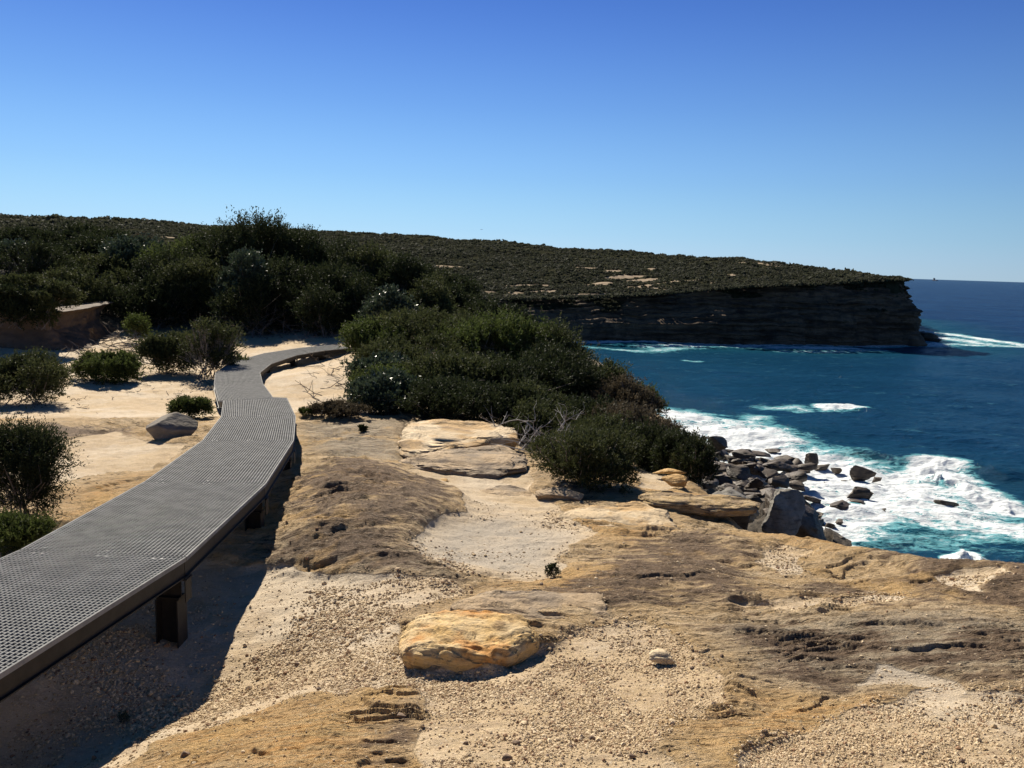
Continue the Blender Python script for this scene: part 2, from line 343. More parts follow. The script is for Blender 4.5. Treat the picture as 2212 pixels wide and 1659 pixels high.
Z = dict(
 sand=[[(-400,1900),(-300,1250),(300,1180),(430,1215),(560,1243),(640,1253),(800,1268),(950,1266),(1000,1285),(940,1300),(860,1340),(850,1420),(900,1470),(1060,1455),(1140,1410),(1200,1392),(1330,1352),(1400,1342),(1440,1370),(1480,1420),(1530,1470),(1532,1500),(1490,1530),(1460,1570),(1400,1610),(1410,1900),(880,1900),(915,1640),(950,1570),(900,1500),(780,1490),(740,1506),(640,1510),(560,1542),(420,1587),(330,1610),(240,1665),(200,1900)],
       [(1560,1900),(1600,1659),(1650,1610),(1760,1560),(1900,1520),(1980,1490),(1830,1472),(1870,1438),(1960,1460),(2100,1500),(2400,1530),(2500,1900)],
       [(950,1240),(905,1190),(930,1160),(1010,1120),(1000,1075),(930,1050),(880,1025),(960,1012),(1140,1020),(1150,1080),(1220,1110),(1290,1150),(1240,1180),(1210,1230),(1180,1245),(1100,1255),(1000,1250)],
       [(-200,1000),(100,960),(240,935),(330,960),(420,962),(390,990),(330,1020),(200,1030),(120,1050),(-200,1120)],
       [(-900,898),(130,905),(250,903),(440,903),(640,898),(860,905),(870,860),(1500,860),(1700,620),(-900,560)],
       [(1380,1030),(1400,1010),(1450,1015),(1480,1045),(1440,1062),(1390,1060)],
       [(1620,1215),(1650,1192),(1700,1185),(1750,1200),(1700,1220),(1730,1238),(1690,1240)],
       [(2010,1252),(2060,1235),(2150,1232),(2175,1262),(2120,1275),(2100,1290),(2040,1285)],
       [(1600,1308),(1700,1290),(1850,1288),(1960,1300),(1900,1312),(1700,1318)],
       [(860,1000),(872,930),(885,910),(900,1000)]],
 dark=[[(640,1060),(700,1010),(820,1005),(930,1050),(1005,1090),(1012,1118),(905,1165),(930,1210),(955,1262),(800,1267),(640,1252),(560,1243),(600,1160)],
       [(1330,1180),(1420,1150),(1560,1165),(1640,1190),(1600,1235),(1640,1265),(1900,1250),(1960,1210),(2300,1215),(2300,1330),(2000,1330),(1700,1290),(1500,1320),(1250,1330),(1180,1290),(1260,1240)],
       [(1540,1350),(1700,1330),(1900,1400),(2100,1380),(2300,1400),(2300,1480),(2100,1490),(1900,1460),(1800,1500),(1650,1480),(1560,1440)],
       [(120,920),(300,925),(260,960),(100,985),(40,950)],
       [(870,1470),(930,1560),(900,1659),(760,1659),(860,1560)]],
 orange=[[(130,1140),(160,1060),(300,1030),(370,1030),(250,1120)], [(1100,1250),(1200,1230),(1330,1240),(1350,1300),(1250,1300),(1050,1275)],
       [(250,1700),(330,1600),(640,1505),(850,1560),(880,1700)], [(1200,1110),(1300,1120),(1400,1150),(1350,1180),(1230,1150)], [(1640,1150),(1750,1165),(1900,1195),(1800,1205),(1650,1170)],
       [(1500,1560),(1640,1500),(1850,1510),(1900,1540),(1700,1580),(1560,1659)], [(640,1060),(760,1030),(900,1060),(800,1110),(650,1120)], [(1380,1060),(1640,1075),(1640,1095),(1380,1080)]],
 grey=[[(930,1225),(915,1190),(960,1150),(1060,1125),(1180,1140),(1240,1165),(1200,1225),(1100,1242)],
       [(560,1243),(620,1200),(930,1215),(955,1262),(800,1267),(640,1252)], [(1540,1330),(2300,1340),(2300,1480),(1850,1480),(1600,1470)], [(640,920),(860,910),(860,1000),(700,990)]],
 mound=[[(600,1180),(650,1050),(740,1010),(850,1015),(940,1060),(1000,1095),(1005,1118),(900,1165),(930,1210),(950,1258),(800,1262),(640,1248)]],
)
ZW = {k: [WP(p) for p in v] for k, v in Z.items()}
def zone(k, x, y, soft=.07, wob=.14):
    wx = x+wob*fbm2(x*1.7, y*1.7, 4, 91); wy = y+wob*fbm2(x*1.7+50, y*1.7, 4, 95)
    m = np.zeros_like(x)
    for p in ZW[k]:
        P = np.asarray(p); lo = P.min(0)-1.; hi = P.max(0)+1.
        sel = (x > lo[0]) & (x < hi[0]) & (y > lo[1]) & (y < hi[1])
        if not sel.any(): continue
        d = sdist(wx[sel], wy[sel], p)
        sf = soft*(1+.04*y[sel])
        m[sel] = np.maximum(m[sel], sst(sf, -sf, d))
    return m
SCARP = [([(1540,1340),(1700,1352),(1900,1360),(2150,1378)],.045),([(1580,1388),(1750,1402),(1950,1415),(2260,1418)],.04),([(1230,1250),(1400,1264),(1560,1256)],.04),([(1190,1296),(1350,1316)],.05),([(640,1005),(760,996),(880,1012)],.05),
 ([(650,1200),(850,1180),(940,1196)],.05),([(640,928),(760,934),(860,926)],.04),([(1930,1272),(2080,1262),(2230,1292)],.05),([(1620,1246),(1760,1262),(1920,1246)],.045),([(1680,1446),(1850,1456),(2000,1448)],.035),([(1210,1185),(1300,1178),(1420,1186)],.035),
 ([(1500,1215),(1650,1222),(1800,1232)],.035),([(690,1040),(800,1060),(980,1088)],.03),([(640,1120),(780,1130),(960,1128)],.03),([(330,1590),(560,1560),(760,1530)],.02),([(500,1640),(700,1620),(860,1630)],.02),([(120,940),(250,932),(420,940)],.06),([(60,925),(200,918),(330,924)],.05),([(150,1070),(260,1052),(330,1040)],.03),([(1580,1490),(1700,1520),(1850,1500)],.025)]
SCW = [(np.array(WP(p)), a) for p, a in SCARP]
def scarps(x, y):
    h = np.zeros_like(x); wob = .10*fbm2(x*2.2, y*.6, 4, 101)+.03*fbm2(x*9, y*3, 3, 102); pw_ = sst(-.3, .2, fbm2(x*1.3, y*1.3, 3, 103))
    for P, a in SCW:
        o_ = np.argsort(P[:, 0]); yl = np.interp(x, P[o_, 0], P[o_, 1]); x0, x1 = P[:, 0].min(), P[:, 0].max(); L_ = (x1-x0)*.3
        sc_ = .6+.1*yl; dy = yl+wob*sc_-y; fade = sst(x0, x0+L_, x)*sst(x1, x1-L_, x)
        h = h-a*(.5+.06*yl)*.8*fade*sst(-.012*sc_, .012*sc_, dy)*np.exp(-np.maximum(dy, 0)/(.28*sc_))*(.3+.7*pw_)
    return h
def sea_drop(x, y, h):
    e = sdist(x, y, EDGE); s = sdist(x, y, SHORE)
    e = e+.25*fbm2(x*.9, y*.9, 3, 33)*sst(0, 1, e)
    hh = h-.9*sst(-.25, .9, e)**1.3-np.interp(e, [0, .4, 1.2, 2.2], [0, .1, 2.5, 6.5])
    k = np.clip(e/(e+np.maximum(-s, 0)+1e-6), 0, 1)
    k = np.where(e > 0, k, 0)**.75
    rough = fbm2(x*.22, y*.22, 5, 41)*2.2+terr(fbm2(x*.1, y*.1, 3, 44)*4, 1.2)*.6
    tal = (h-7.4)*(1-k)+(-24.2)*k+rough*sst(0, 8, e)*sst(0, .25, k)
    tal = np.where(s > 0, -24.2-1.8*sst(0, 5, s)-3*sst(3, 30, s)+rough*.3, tal)
    return np.where(e <= 0, hh, np.where(e < 2.2, np.maximum(hh, tal), np.minimum(np.maximum(tal, -40), h-6)))
def surf(x, y, full=True):
    x = np.asarray(x, float); y = np.asarray(y, float); shp = x.shape; x = x.ravel(); y = y.ravel()
    h = base_h(x, y); r = np.hypot(x, y)
    near = r < 45
    sand = zone('sand', x, y); sand = np.where(r > 45, 1., sand)
    mound = zone('mound', x, y, .5)
    rk = (1-sand)*sst(30, 18, r)
    wx = x+.30*fbm2(x*.8, y*.8, 3, 5); wy = y+.30*fbm2(x*.8+9, y*.8, 3, 6)
    # bedding: low ledges running across the slope, broken up in patches
    bed = fbm2(wx*.55, wy*1.9+wx*.35, 4, 11)
    led = terr(bed*.16, .034, .2)-bed*.16*.5
    gate = sst(.05, .45, fbm2(x*.7, y*.7, 3, 12))
    h = h+rk*(.045+.055*fbm2(x*.8, y*.8, 3, 8)+led*(.12+.88*gate))
    bed2 = fbm2(wx*1.5, wy*7+wx*1.2, 4, 15)
    g2 = sst(-.1, .5, fbm2(x*1.1+7, y*1.1, 3, 16))
    h = h+rk*g2*terr(bed2*.042, .011, .22)*1.1
    # ripples flowing over the dark mound
    q = wy*2.6-wx*1.6+1.1*fbm2(x*.7, y*.9, 3, 21)
    rip = 1-np.abs(vn2(q*2.4, wx*.9+wy*.25, 22)); rip2 = 1-np.abs(vn2(q*5.5, wx*1.6, 23))
    h = h+mound*(.16+.030*(rip-.5)+.012*(rip2-.5))
    h = h+rk*scarps(x, y)
    h = h+rk*.012*fbm2(x*6, y*6, 4, 25)+.009*fbm2(x*11, y*26, 4, 26, .6)*rk*sst(20, 6, r)
    h = h+sand*(.015*fbm2(x*1.3, y*1.3, 3, 27)+.008*fbm2(x*7, y*9, 4, 28))*(1+.05*np.minimum(r, 40))
    h = sea_drop(x, y, h)
    if full:
        h2 = h.reshape(shp); return h2
    return h.reshape(shp), dict(sand=sand, dark=np.clip(zone('dark', x, y, .35), 0, 1), orange=zone('orange', x, y, .3), grey=zone('grey', x, y, .25))
def gz(x, y): return float(surf(np.array([x]), np.array([y]))[0])
_az = np.concatenate([np.arange(-180, -50, 3.), np.arange(-50, -36, .5), np.arange(-36, 36, .066), np.arange(36, 60, .5), np.arange(60, 180, 3.)])*math.pi/180
_u = np.concatenate([1/np.array([.15, .6, 1.1, 1.6, 2.0]), np.linspace(1/2.25, 1/90., 1000)[:], 1/np.array([100, 120, 150, 190, 250.])])
_r = 1/_u
AZ, RR = np.meshgrid(_az, _r)
GX, GY = RR*np.sin(AZ), RR*np.cos(AZ)
GH, GA = surf(GX, GY, False)
lit = np.zeros(GX.size)
gx, gy = GX.ravel(), GY.ravel(); GH = GH-14*sst(88, 110, RR)
_rr = np.hypot(gx, gy)
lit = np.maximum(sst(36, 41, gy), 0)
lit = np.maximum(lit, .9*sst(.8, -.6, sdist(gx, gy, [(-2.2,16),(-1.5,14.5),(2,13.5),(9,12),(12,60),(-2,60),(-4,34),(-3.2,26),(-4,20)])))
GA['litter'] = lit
GA['shore'] = np.maximum(sst(.3, 1.5, sdist(gx, gy, EDGE)), sst(40, 46, gy))
GA['sand'] = np.where(sdist(gx, gy, EDGE) > .4, 0, GA['sand'])
ground = struct(newmesh('ground', np.stack([gx, gy, GH.ravel()], -1), grid_faces(len(_r), len(_az), True), M_ground, None, True, GA))
print('ground', len(gx))

# ------------------------------------------------------------------ gravel (loose grains nobody could count)
def ico(sub):
    bm = bmesh.new(); bmesh.ops.create_icosphere(bm, subdivisions=sub, radius=1.)
    v = np.array([q.co[:] for q in bm.verts]); f = np.array([[q.index for q in p.verts] for p in bm.faces]); bm.free(); return v, f
ICO = {k: ico(k) for k in (1, 2, 3, 4, 5, 6)}
def gravel():
    n = 520000
    az = R_(1)*rng.uniform(-36, 36, n); u = rng.uniform(1/9.5, 1/2.5, n); r = 1/u
    keep = rng.uniform(0, 1, n) < np.clip((r/4.2)**2.0, 0.12, 1)
    az, r = az[keep], r[keep]
    x, y = r*np.sin(az), r*np.cos(az)
    sand = zone('sand', x, y, .09)
    cl = sst(-.25, .45, fbm2(x*1.5, y*1.5, 4, 61)+.35*fbm2(x*6, y*6, 2, 62))
    grey = zone('grey', x, y, .1)
    p = sand*(.06+.85*cl)*(1-.85*grey)+.012*(1-sand)
    k = rng.uniform(0, 1, len(x)) < p
    x, y, r = x[k], y[k], r[k]
    z = surf(x, y); e = sdist(x, y, EDGE); k = e < -.2; x, y, z, r = x[k], y[k], z[k], r[k]
    n = len(x); print('gravel', n)
    s = np.clip(rng.lognormal(math.log(.0037), .45, n), .0021, .015)*np.clip(r/4.5, .85, 1.4)*(1-.15*sst(0, 1.5, x))
    v, f = ICO[1]
    jit = 1+.28*rng.uniform(-1, 1, (n, len(v), 1))
    sc = s[:, None]*np.stack([rng.uniform(.8, 1.35, n), rng.uniform(.8, 1.35, n), rng.uniform(.6, .95, n)], -1)
    a = rng.uniform(0, 6.28, n); ca, sa = np.cos(a)[:, None], np.sin(a)[:, None]
    V = v[None]*jit*sc[:, None]
    X = V[..., 0]*ca-V[..., 1]*sa+x[:, None]; Y = V[..., 0]*sa+V[..., 1]*ca+y[:, None]; ZZ = V[..., 2]+(z+s*.35)[:, None]
    FF = (f[None]+(np.arange(n)*len(v))[:, None, None]).reshape(-1, 3)
    var = np.repeat(rng.uniform(0, 1, n), len(v))
    o = newmesh('gravel', np.stack([X, Y, ZZ], -1).reshape(-1, 3), FF, M_pebble, None, False, dict(var=var)); o['kind'] = 'stuff'
gravel()

# ------------------------------------------------------------------ rocks
def rock_shape(seed, sub=4, facets=7, strata=.06, sq=.8, rough=.08, freq=1.6):
    """unit rock, roughly within +-1"""
    g = np.random.default_rng(seed); v = ICO[sub][0].copy()
    v = np.sign(v)*np.abs(v)**sq; v /= np.abs(v).max()
    for i in range(facets):
        nrm = g.normal(size=3)*np.array([1, 1, .8]); nrm /= np.linalg.norm(nrm); dd = g.uniform(.30 if facets > 10 else .52, .68 if facets > 10 else .82)
        t = v@nrm-dd; v = v-np.outer(np.maximum(t, 0)*.93, nrm)
    off = g.uniform(-50, 50, 3)
    n = fbm3(v[:, 0]*freq+off[0], v[:, 1]*freq+off[1], v[:, 2]*freq*1.4+off[2], 5, seed % 97)
    v = v*(1+rough*n[:, None]*1.6)
    zq = v[:, 2]*5+1.2*fbm3(v[:, 0]+off[1], v[:, 1], v[:, 2]*.5, 2, seed % 53)
    st = terr(zq, 1., .3)-zq
    v[:, :2] *= (1+strata*(st+.5*fbm3(v[:, 0]*3, v[:, 1]*3, v[:, 2]*9, 3, 7)))[:, None]
    return v
def place_rock(name, label, cat, px, pyb, wpx, hpx, mat, seed, z=None, d=None, depth=.8, sub=4, rot=0., tilt=(0, 0), group=None, sink=.2, **kw):
    """rock whose front foot is seen at (px,pyb), wpx wide and hpx tall in the photograph"""
    if d is None:
        p = at_z(px, pyb, z) if z is not None else None
        if p is None:
            q = on_base(px, pyb); p = np.array([q[0], q[1], base_h(q[0], q[1])])
    else: p = at_y(px, pyb, d)
    u = abs(p[1])/F/math.cos(PIT)*1.0
    w = wpx*u; hgt = hpx*u; dp = w*depth
    slope = -p[2]/p[1]
    hz = max(hgt-dp*slope*.42, hgt*.42)
    v = rock_shape(seed, sub, **kw)
    v = v/np.abs(v).max(0)
    v = v*np.array([w/2, dp/2, hz/2*(1+sink)])
    ca, sa = math.cos(rot), math.sin(rot)
    tx, ty = tilt
    v[:, 2] += v[:, 0]*math.tan(tx)+v[:, 1]*math.tan(ty)
    v = np.stack([v[:, 0]*ca-v[:, 1]*sa, v[:, 0]*sa+v[:, 1]*ca, v[:, 2]], -1)
    c = np.array([p[0], p[1]+dp*.42, p[2]+hz/2*(1-sink)])
    o = newmesh(name, v+c, ICO[sub][1], mat, None, True, loc=(c[0], c[1], p[2]))
    return tag(o, label, cat, group)
def slab(name, label, cat, poly, ztop, thick, mat, seed, sub=5, pw=.45, under=.10, topn=.35, rough=.05, strata=.05, group=None, tilt=(0, 0)):
    """flat rock with the plan outline seen in the photograph: poly in sight lines that meet its top at ztop"""
    P = np.array([at_z(x, y, ztop)[:2] for x, y in poly]); c = P.mean(0)
    A = np.arctan2(P[:, 1]-c[1], P[:, 0]-c[0]); Rr = np.hypot(P[:, 0]-c[0], P[:, 1]-c[1]); o_ = np.argsort(A); A, Rr = A[o_], Rr[o_]
    A = np.r_[A[-1]-2*math.pi, A, A[0]+2*math.pi]; Rr = np.r_[Rr[-1], Rr, Rr[0]]
    v = ICO[sub][0]; th = np.arctan2(v[:, 1], v[:, 0]); cr = np.hypot(v[:, 0], v[:, 1]); sz = v[:, 2]
    px = np.interp(th, A, Rr*np.cos(A)); py = np.interp(th, A, Rr*np.sin(A))
    rad = cr**pw
    # nearest power profile
    rr = np.hypot(px, py)*rad
    x = np.cos(th)*rr; y = np.sin(th)*rr; z = np.sign(sz)*np.abs(sz)**pw*thick/2
    off = seed*3.7; S = max(np.ptp(P[:, 0]), .2)
    n = fbm3(x*3/S+off, y*3/S, z*6/S, 5, seed % 97)
    gl_ = (1-np.abs(fbm2(x*2.2/S+off+.25*n, y*15/S+n, 3, 19)))
    z = z-(z > 0)*thick*.045*sst(.8, 1., gl_)
    x = x+n*rough*S*.5; y = y+fbm3(x*3/S, y*3/S+off, z*6/S, 4, 5)*rough*S*.5
    z = z+np.where(z > 0, 1, .3)*n*thick*.16
    zq = z/thick*5+.7*n; st = terr(zq, 1., .3)-zq
    k = 1+strata*st-under*np.clip(.5-z/thick, 0, 1)**1.2*2*.6; x = x*k; y = y*k
    z = z+terr(fbm3(x*1.5/S, y*6/S, z*0, 4, 9)*.5, .16, .2)*thick*topn*(z > 0)
    z = z+x*math.tan(tilt[0])+y*math.tan(tilt[1])
    o = newmesh(name, np.stack([x+c[0], y+c[1], z+ztop-thick/2], -1), ICO[sub][1], mat, None, True, loc=(c[0], c[1], ztop-thick))
    return tag(o, label, cat, group)

slab('boulder', 'yellow and orange sandstone boulder with a dark undercut front, lying in the gravel', 'boulder', [(850,1368),(862,1335),(900,1310),(960,1298),(1060,1300),(1140,1322),(1180,1362),(1130,1392),(1060,1408),(980,1412),(900,1402),(858,1388)], -2.17, .34, M_yellow, 11, 6, .5, .25, .12, rough=.05, strata=.035, tilt=(-.03, .03))
slab('bedrock_ledge', 'low ochre and brown streaked ledge running right from the yellow boulder', 'rock ledge', [(960,1300),(1040,1272),(1150,1258),(1320,1275),(1355,1330),(1280,1352),(1180,1365),(1100,1350),(1000,1330)], -2.30, .22, M_brown, 12, 6, .5, rough=.06, strata=.03)
place_rock('stone', 'small cream stone with a black hollow, alone in the gravel', 'stone', 1432, 1436, 62, 34, M_cream, 17, z=-2.19, depth=.8, sub=4, facets=6, rough=.14)
slab('rock_slab', 'large cream sandstone slab with a dark crack along its right edge', 'rock slab', [(864,930),(885,908),(960,904),(1050,910),(1110,925),(1130,945),(1062,945),(1050,950),(985,962),(900,978),(868,972)], -2.82, .32, M_cream, 21, 6, .28, .12, rough=.035)
slab('rock_slab', 'brown layered sandstone slab with a dark overhanging left end', 'rock slab', [(856,990),(900,978),(1000,962),(1100,958),(1150,975),(1145,1005),(1080,1020),(960,1012),(880,1005)], -2.82, .26, M_brown, 22, 6, .33, .16, rough=.05, strata=.08)
place_rock('boulder', 'grey wedge shaped boulder sitting alone left of the boardwalk', 'boulder', 360, 952, 114, 64, M_greyb, 24, z=-3.13, depth=.6, sub=5, sq=.7, facets=8, rough=.05, strata=.015, tilt=(-.08, 0), sink=.25)
slab('rock_slab', 'low orange sandstone lobe with two humps in front of the round bush', 'rock slab', [(1028,1058),(1075,1045),(1130,1048),(1168,1068),(1160,1086),(1110,1082),(1060,1072)], -2.88, .17, M_brown, 26, 5, .5)
place_rock('boulder', 'rounded tan sandstone knob at the foot of the round bush', 'rock', 1222, 1094, 135, 40, M_brown, 27, z=-2.9, depth=.75, sub=5, sq=.9, facets=3, rough=.06)
slab('rock_slab', 'broad buff sandstone hump with a dark seam below it, left of the cliff edge', 'rock slab', [(1195,1105),(1260,1078),(1380,1075),(1450,1100),(1480,1140),(1400,1158),(1300,1148)], -2.70, .22, M_cream, 28, 6, .55, rough=.05)
slab('rock_ledge', 'ochre topped sandstone ledge with a deep black overhang at the cliff edge', 'rock ledge', [(1370,1075),(1400,1064),(1500,1066),(1600,1075),(1642,1084),(1640,1096),(1560,1098),(1480,1090),(1400,1086)], -2.73, .13, M_ledge, 29, 6, .3, .1, .9, rough=.10, strata=.09)
M_undershade = mat_rock('laminated_rock_painted_shade', (.045, .038, .032), (.085, .072, .06), (.018, .016, .014), None, 1.5, .7, 14., .03)  # laminated rock coloured near black, so the overhang's shade is in its colour
ledge_ = bpy.data.objects[-1] if False else [o_ for o_ in bpy.data.objects if o_.name.startswith('rock_ledge')][0]
und_ = slab('undercut_face', '', '', [(1392,1082),(1420,1072),(1500,1072),(1600,1080),(1628,1086),(1624,1092),(1560,1092),(1480,1086),(1410,1084)], -2.82, .62, M_undershade, 30, 6, .2, .12, .15, rough=.05, strata=.10)
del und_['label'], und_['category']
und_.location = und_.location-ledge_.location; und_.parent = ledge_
place_rock('boulder', 'upper orange sandstone block on the sandy shelf beside the bushes', 'boulder', 1448, 1028, 80, 20, M_orange, 31, z=-3.05, depth=.6, sub=4, facets=12, sq=.45, rough=.05, strata=.08)
place_rock('boulder', 'lower square orange sandstone block on the sandy shelf', 'boulder', 1468, 1056, 72, 30, M_orange, 32, z=-3.0, depth=.6, sub=4, facets=12, sq=.4, rough=.05, strata=.08)
place_rock('boulder', 'tall pale grey splintered rock rising beyond the cliff edge', 'boulder', 1700, 1165, 110, 118, M_grey, 33, d=38, depth=.6, sub=5, facets=10, sq=.65, rough=.10, strata=.09, tilt=(-.2, 0))
place_rock('boulder', 'dark slanting rock mass right of the pale grey splintered rock', 'boulder', 1742, 1170, 165, 95, M_shore, 34, d=50, depth=.8, sub=5, facets=10, sq=.6, rough=.08, tilt=(-.45, 0))
place_rock('boulder', 'grey sloping slab between the black ledge and the shore rocks', 'boulder', 1590, 1120, 130, 70, M_grey, 35, d=40, depth=.9, sub=5, facets=8, tilt=(-.4, 0))
place_rock('rock_chip', 'small orange rock chip in the gravel channel below the slabs', 'stone', 955, 1044, 30, 10, M_orange, 36, z=-2.9, sub=3)
place_rock('rock_chip', 'thin orange rock plate at the near rim of the grey rock pan', 'stone', 1012, 1258, 42, 10, M_orange, 37, z=-2.56, sub=4, depth=.4)
place_rock('rock_chip', 'dark rock chip on the brown bedrock beside the boardwalk shadow', 'stone', 1195-480, 1007, 14, 9, M_brown, 38, z=-2.9, sub=3)
# loose dark stones in the gravel
STN = [(398,1640,22,22,'brown stone on the yellow rock at the very bottom left'),(1095,1645,26,18,'dark brown stone at the bottom, in the gravel left of the flat rock'),(1115,1612,20,14,'rounded brown stone lower middle, just behind another at the picture bottom'),
 (868,1552,26,12,'pair-like brown stone at the corner of the yellow rock'),(640,1440,14,10,'dark stone in the gravel between the boardwalk shadow and the yellow boulder'),(1005,1610,14,10,'small dark stone left of the gravel bottom'),(1280,1600,16,12,'dark stone in dense gravel below the yellow boulder'),
 (1365,1640,18,13,'dark stone near the bottom, left of the tan flat rock'),(1190,1555,12,9,'small dark stone in the middle gravel patch'),(2130,1400,10,7,'black pebble on the grey rock at far right'),(1560,1420,9,7,'tiny black stone on the rim of the streaked rock'),(460,1555,16,10,'pale stone against the yellow rock rim beside the shadow')]
for i, (x, y, w, h, lb) in enumerate(STN):
    q = on_base(x, y); place_rock('loose_stone', lb, 'stone', x, y, w, h, M_stone if i != 11 else M_cream, 60+i, z=gz(*q), sub=3, facets=4, sink=.25, group='loose stones scattered on the gravel')

# shore rocks
def c3(x, y): return 1382.4+.375*x, 547.2+.375*y
SH = [(517,1036,70,17,'thin reddish rock awash in the surf, farthest left'),(748,1026,28,18,'tiny pointed rock at the outer edge of the foam'),(475,1073,30,18,'small red brown rock in the surf near the bushes'),(370,1085,80,34,'jagged rock poking from the foam beside the bushes'),
 (793,1147,122,28,'long low rock lying in the foam behind the heap'),(885,1212,88,44,'low split rock in the foam right of the heap'),(1005,1222,90,76,'upright stepped rock in the surf, leaning on a flatter one'),(1062,1250,115,42,'flat grey rock leaning against the upright stepped rock'),
 (1150,1272,86,46,'dark wedge rock between two larger surf rocks'),(1275,1328,150,112,'biggest tawny rock standing alone in the surf'),(1378,1318,60,40,'dark block on the right foot of the biggest tawny rock'),(1180,1316,46,18,'little rock washed over in white water'),
 (1070,1331,36,20,'little rock off the tip of the pyramid rock'),(1275,1428,165,98,'rounded black rock in the lower surf, upper of a stack'),(1255,1462,128,64,'slanting black rock below the rounded black one'),(1165,1500,165,70,'low dark rock left of the slanting black rock'),
 (1080,1404,46,24,'small block near the low dark rock'),(1030,1432,95,26,'long flat ledge rock almost covered by foam'),(1415,1504,95,42,'broken dark rock farthest right in the lower foam'),(1770,1462,165,62,'isolated dark rock under the breaking wave'),
 (1155,1568,62,42,'round black rock low in the foam'),(1100,1588,80,42,'smooth dark rock beside the shore slope'),(1072,1628,62,36,'dark rock at the lowest foam beside the cliff edge'),(1162,1652,64,28,'flat dark rock lowest in the surf'),(1275,1538,42,16,'sliver of rock in the lower foam'),
 (440,1200,140,95,'square black rock at the left end of the shore heap'),(600,1222,150,85,'layered brown rock in the back row of the heap'),(690,1168,200,40,'long flat slab on the back of the heap'),(505,1262,205,70,'wide flat topped brown slab in the middle of the heap'),(715,1290,140,75,'blocky rock right of the wide flat topped slab'),
 (810,1262,190,85,'dark ridge rock at the seaward side of the heap'),(935,1335,200,125,'large pyramid shaped rock at the tip of the heap'),(825,1345,140,66,'tilted slab with a pale top at the foot of the pyramid rock'),(610,1360,110,62,'small boxy rock in the shadowed front of the heap'),(470,1330,150,70,'grey slab at the foot of the bushes'),
 (720,1365,130,55,'dark rock under the tilted pale slab'),(560,1310,120,60,'black rock under the wide flat topped slab'),(850,1395,150,40,'low rock at the front foot of the heap'),(650,1410,170,60,'dark slab in front of the heap above the grey rock'),(400,1290,110,70,'shaded rock at the left foot of the heap'),
 (1015,1560,150,120,'dark jagged rock on the shore slope above the foam'),(890,1450,110,50,'dark rock between the grey splintered rock and the foam')]
for i, (x, y, w, h, lb) in enumerate(SH):
    X, Y = c3(x, y)
    place_rock('shore_rock', lb, 'rock', X, Y+3, w*.375*1.05, h*.375*(1.15 if w < 150 or i in (9, 13, 15) else .9), M_shore, 100+i, z=SEA-.1+(1.2 if 25 <= i <= 39 else 0), depth=.85 if w < 150 else .65, sub=4, facets=18, sq=.45, rough=.06, strata=.15, rot=rng.uniform(-.4, .4), tilt=(rng.uniform(-.12, .12), rng.uniform(-.1, .1)), group='rocks along the shore', sink=.12)

_g = np.random.default_rng(91)
TAL = [(1530,990,'black rock at the upper left of the shore slope'),(1560,1010,'flat shaded rock under the bushes on the shore slope'),(1600,1030,'dark rock in the middle of the shaded shore slope'),(1640,1050,'squat black rock near the grey splintered rock'),
 (1540,1050,'shaded rock just beyond the orange blocks'),(1580,1075,'broken dark rock above the black ledge'),(1630,1085,'sharp dark rock touching the ledge outline'),(1670,1070,'slab in shade left of the grey splintered rock'),(1690,1045,'dark rock above the grey splintered rock'),(1520,1020,'grey rock peeping from the bush foot'),
 (1500,965,'square topped rock against the foam beside the bushes'),(1560,965,'brown rock at the back edge of the slope'),(1610,985,'tilted brown plate on the slope'),(1740,1095,'dark rock beside the foam at mid slope'),(1765,1130,'wet black rock on the lower slope edge')]
for i, (X, Y, lb) in enumerate(TAL):
    zz_ = -21.5 if Y < 1000 else -19
    if Y > 1080: zz_ = -22.5
    place_rock('slope_rock', lb, 'rock', X, Y+8, _g.uniform(50, 80), _g.uniform(20, 34), M_shore, 170+i, z=zz_, depth=.9, sub=4, facets=18, sq=.45, rough=.06, strata=.15, rot=_g.uniform(-.5, .5), tilt=(_g.uniform(-.2, .2), _g.uniform(-.1, .1)), group='dark rocks on the shore slope', sink=.35)
for i in range(84):
    t_ = _g.uniform(0, 1); X = 1500+250*t_+_g.uniform(-25, 25); Y = 958+62*t_**1.2+_g.uniform(0, 110)*(1-.2*t_)
    place_rock('heap_rock', 'dark rock among the many alike that fill the heap at the shore', 'rock', X, Y, _g.uniform(26, 66), _g.uniform(11, 25), M_shore, 500+i, z=SEA+.5+1.6*_g.uniform(0, 1)*(1-.7*t_), depth=.9, sub=3, facets=15, sq=.45, rough=.06, strata=.13, rot=_g.uniform(-.6, .6), tilt=(_g.uniform(-.25, .25), _g.uniform(-.15, .15)), group='alike dark rocks filling the shore heap', sink=.3)
# ------------------------------------------------------------------ boardwalk
W = 1.2
def solve(l, r):
    a, b = ray(*l), ray(*r); k = a[2]/b[2]; t = W/np.linalg.norm((a-k*b)[:2]); return t*a, k*t*b
J = [solve(*q) for q in [((43,1187),(403,1203)),((313,1039),(575,1044)),((437,951),(635,951)),((477,900),(639,899)),((482,865),(620,859)),((472,866),(590,858)),((462,830),(568,828)),((465,805),(562,804.5))]]
J += [(at_z(x0, y0, z), at_z(x1, y1, z)) for (x0, y0), (x1, y1), z in [((504.5,781),(586.2,785.4),-3.26),((569.5,763),(641,767),-3.27),((649.5,751),(701,757),-3.27)]]
l11, r11 = J[-1]; dd = np.array([.8, 1.6, -.02]); J.append((l11+dd, r11+np.array([.75, 1.5, -.02])))
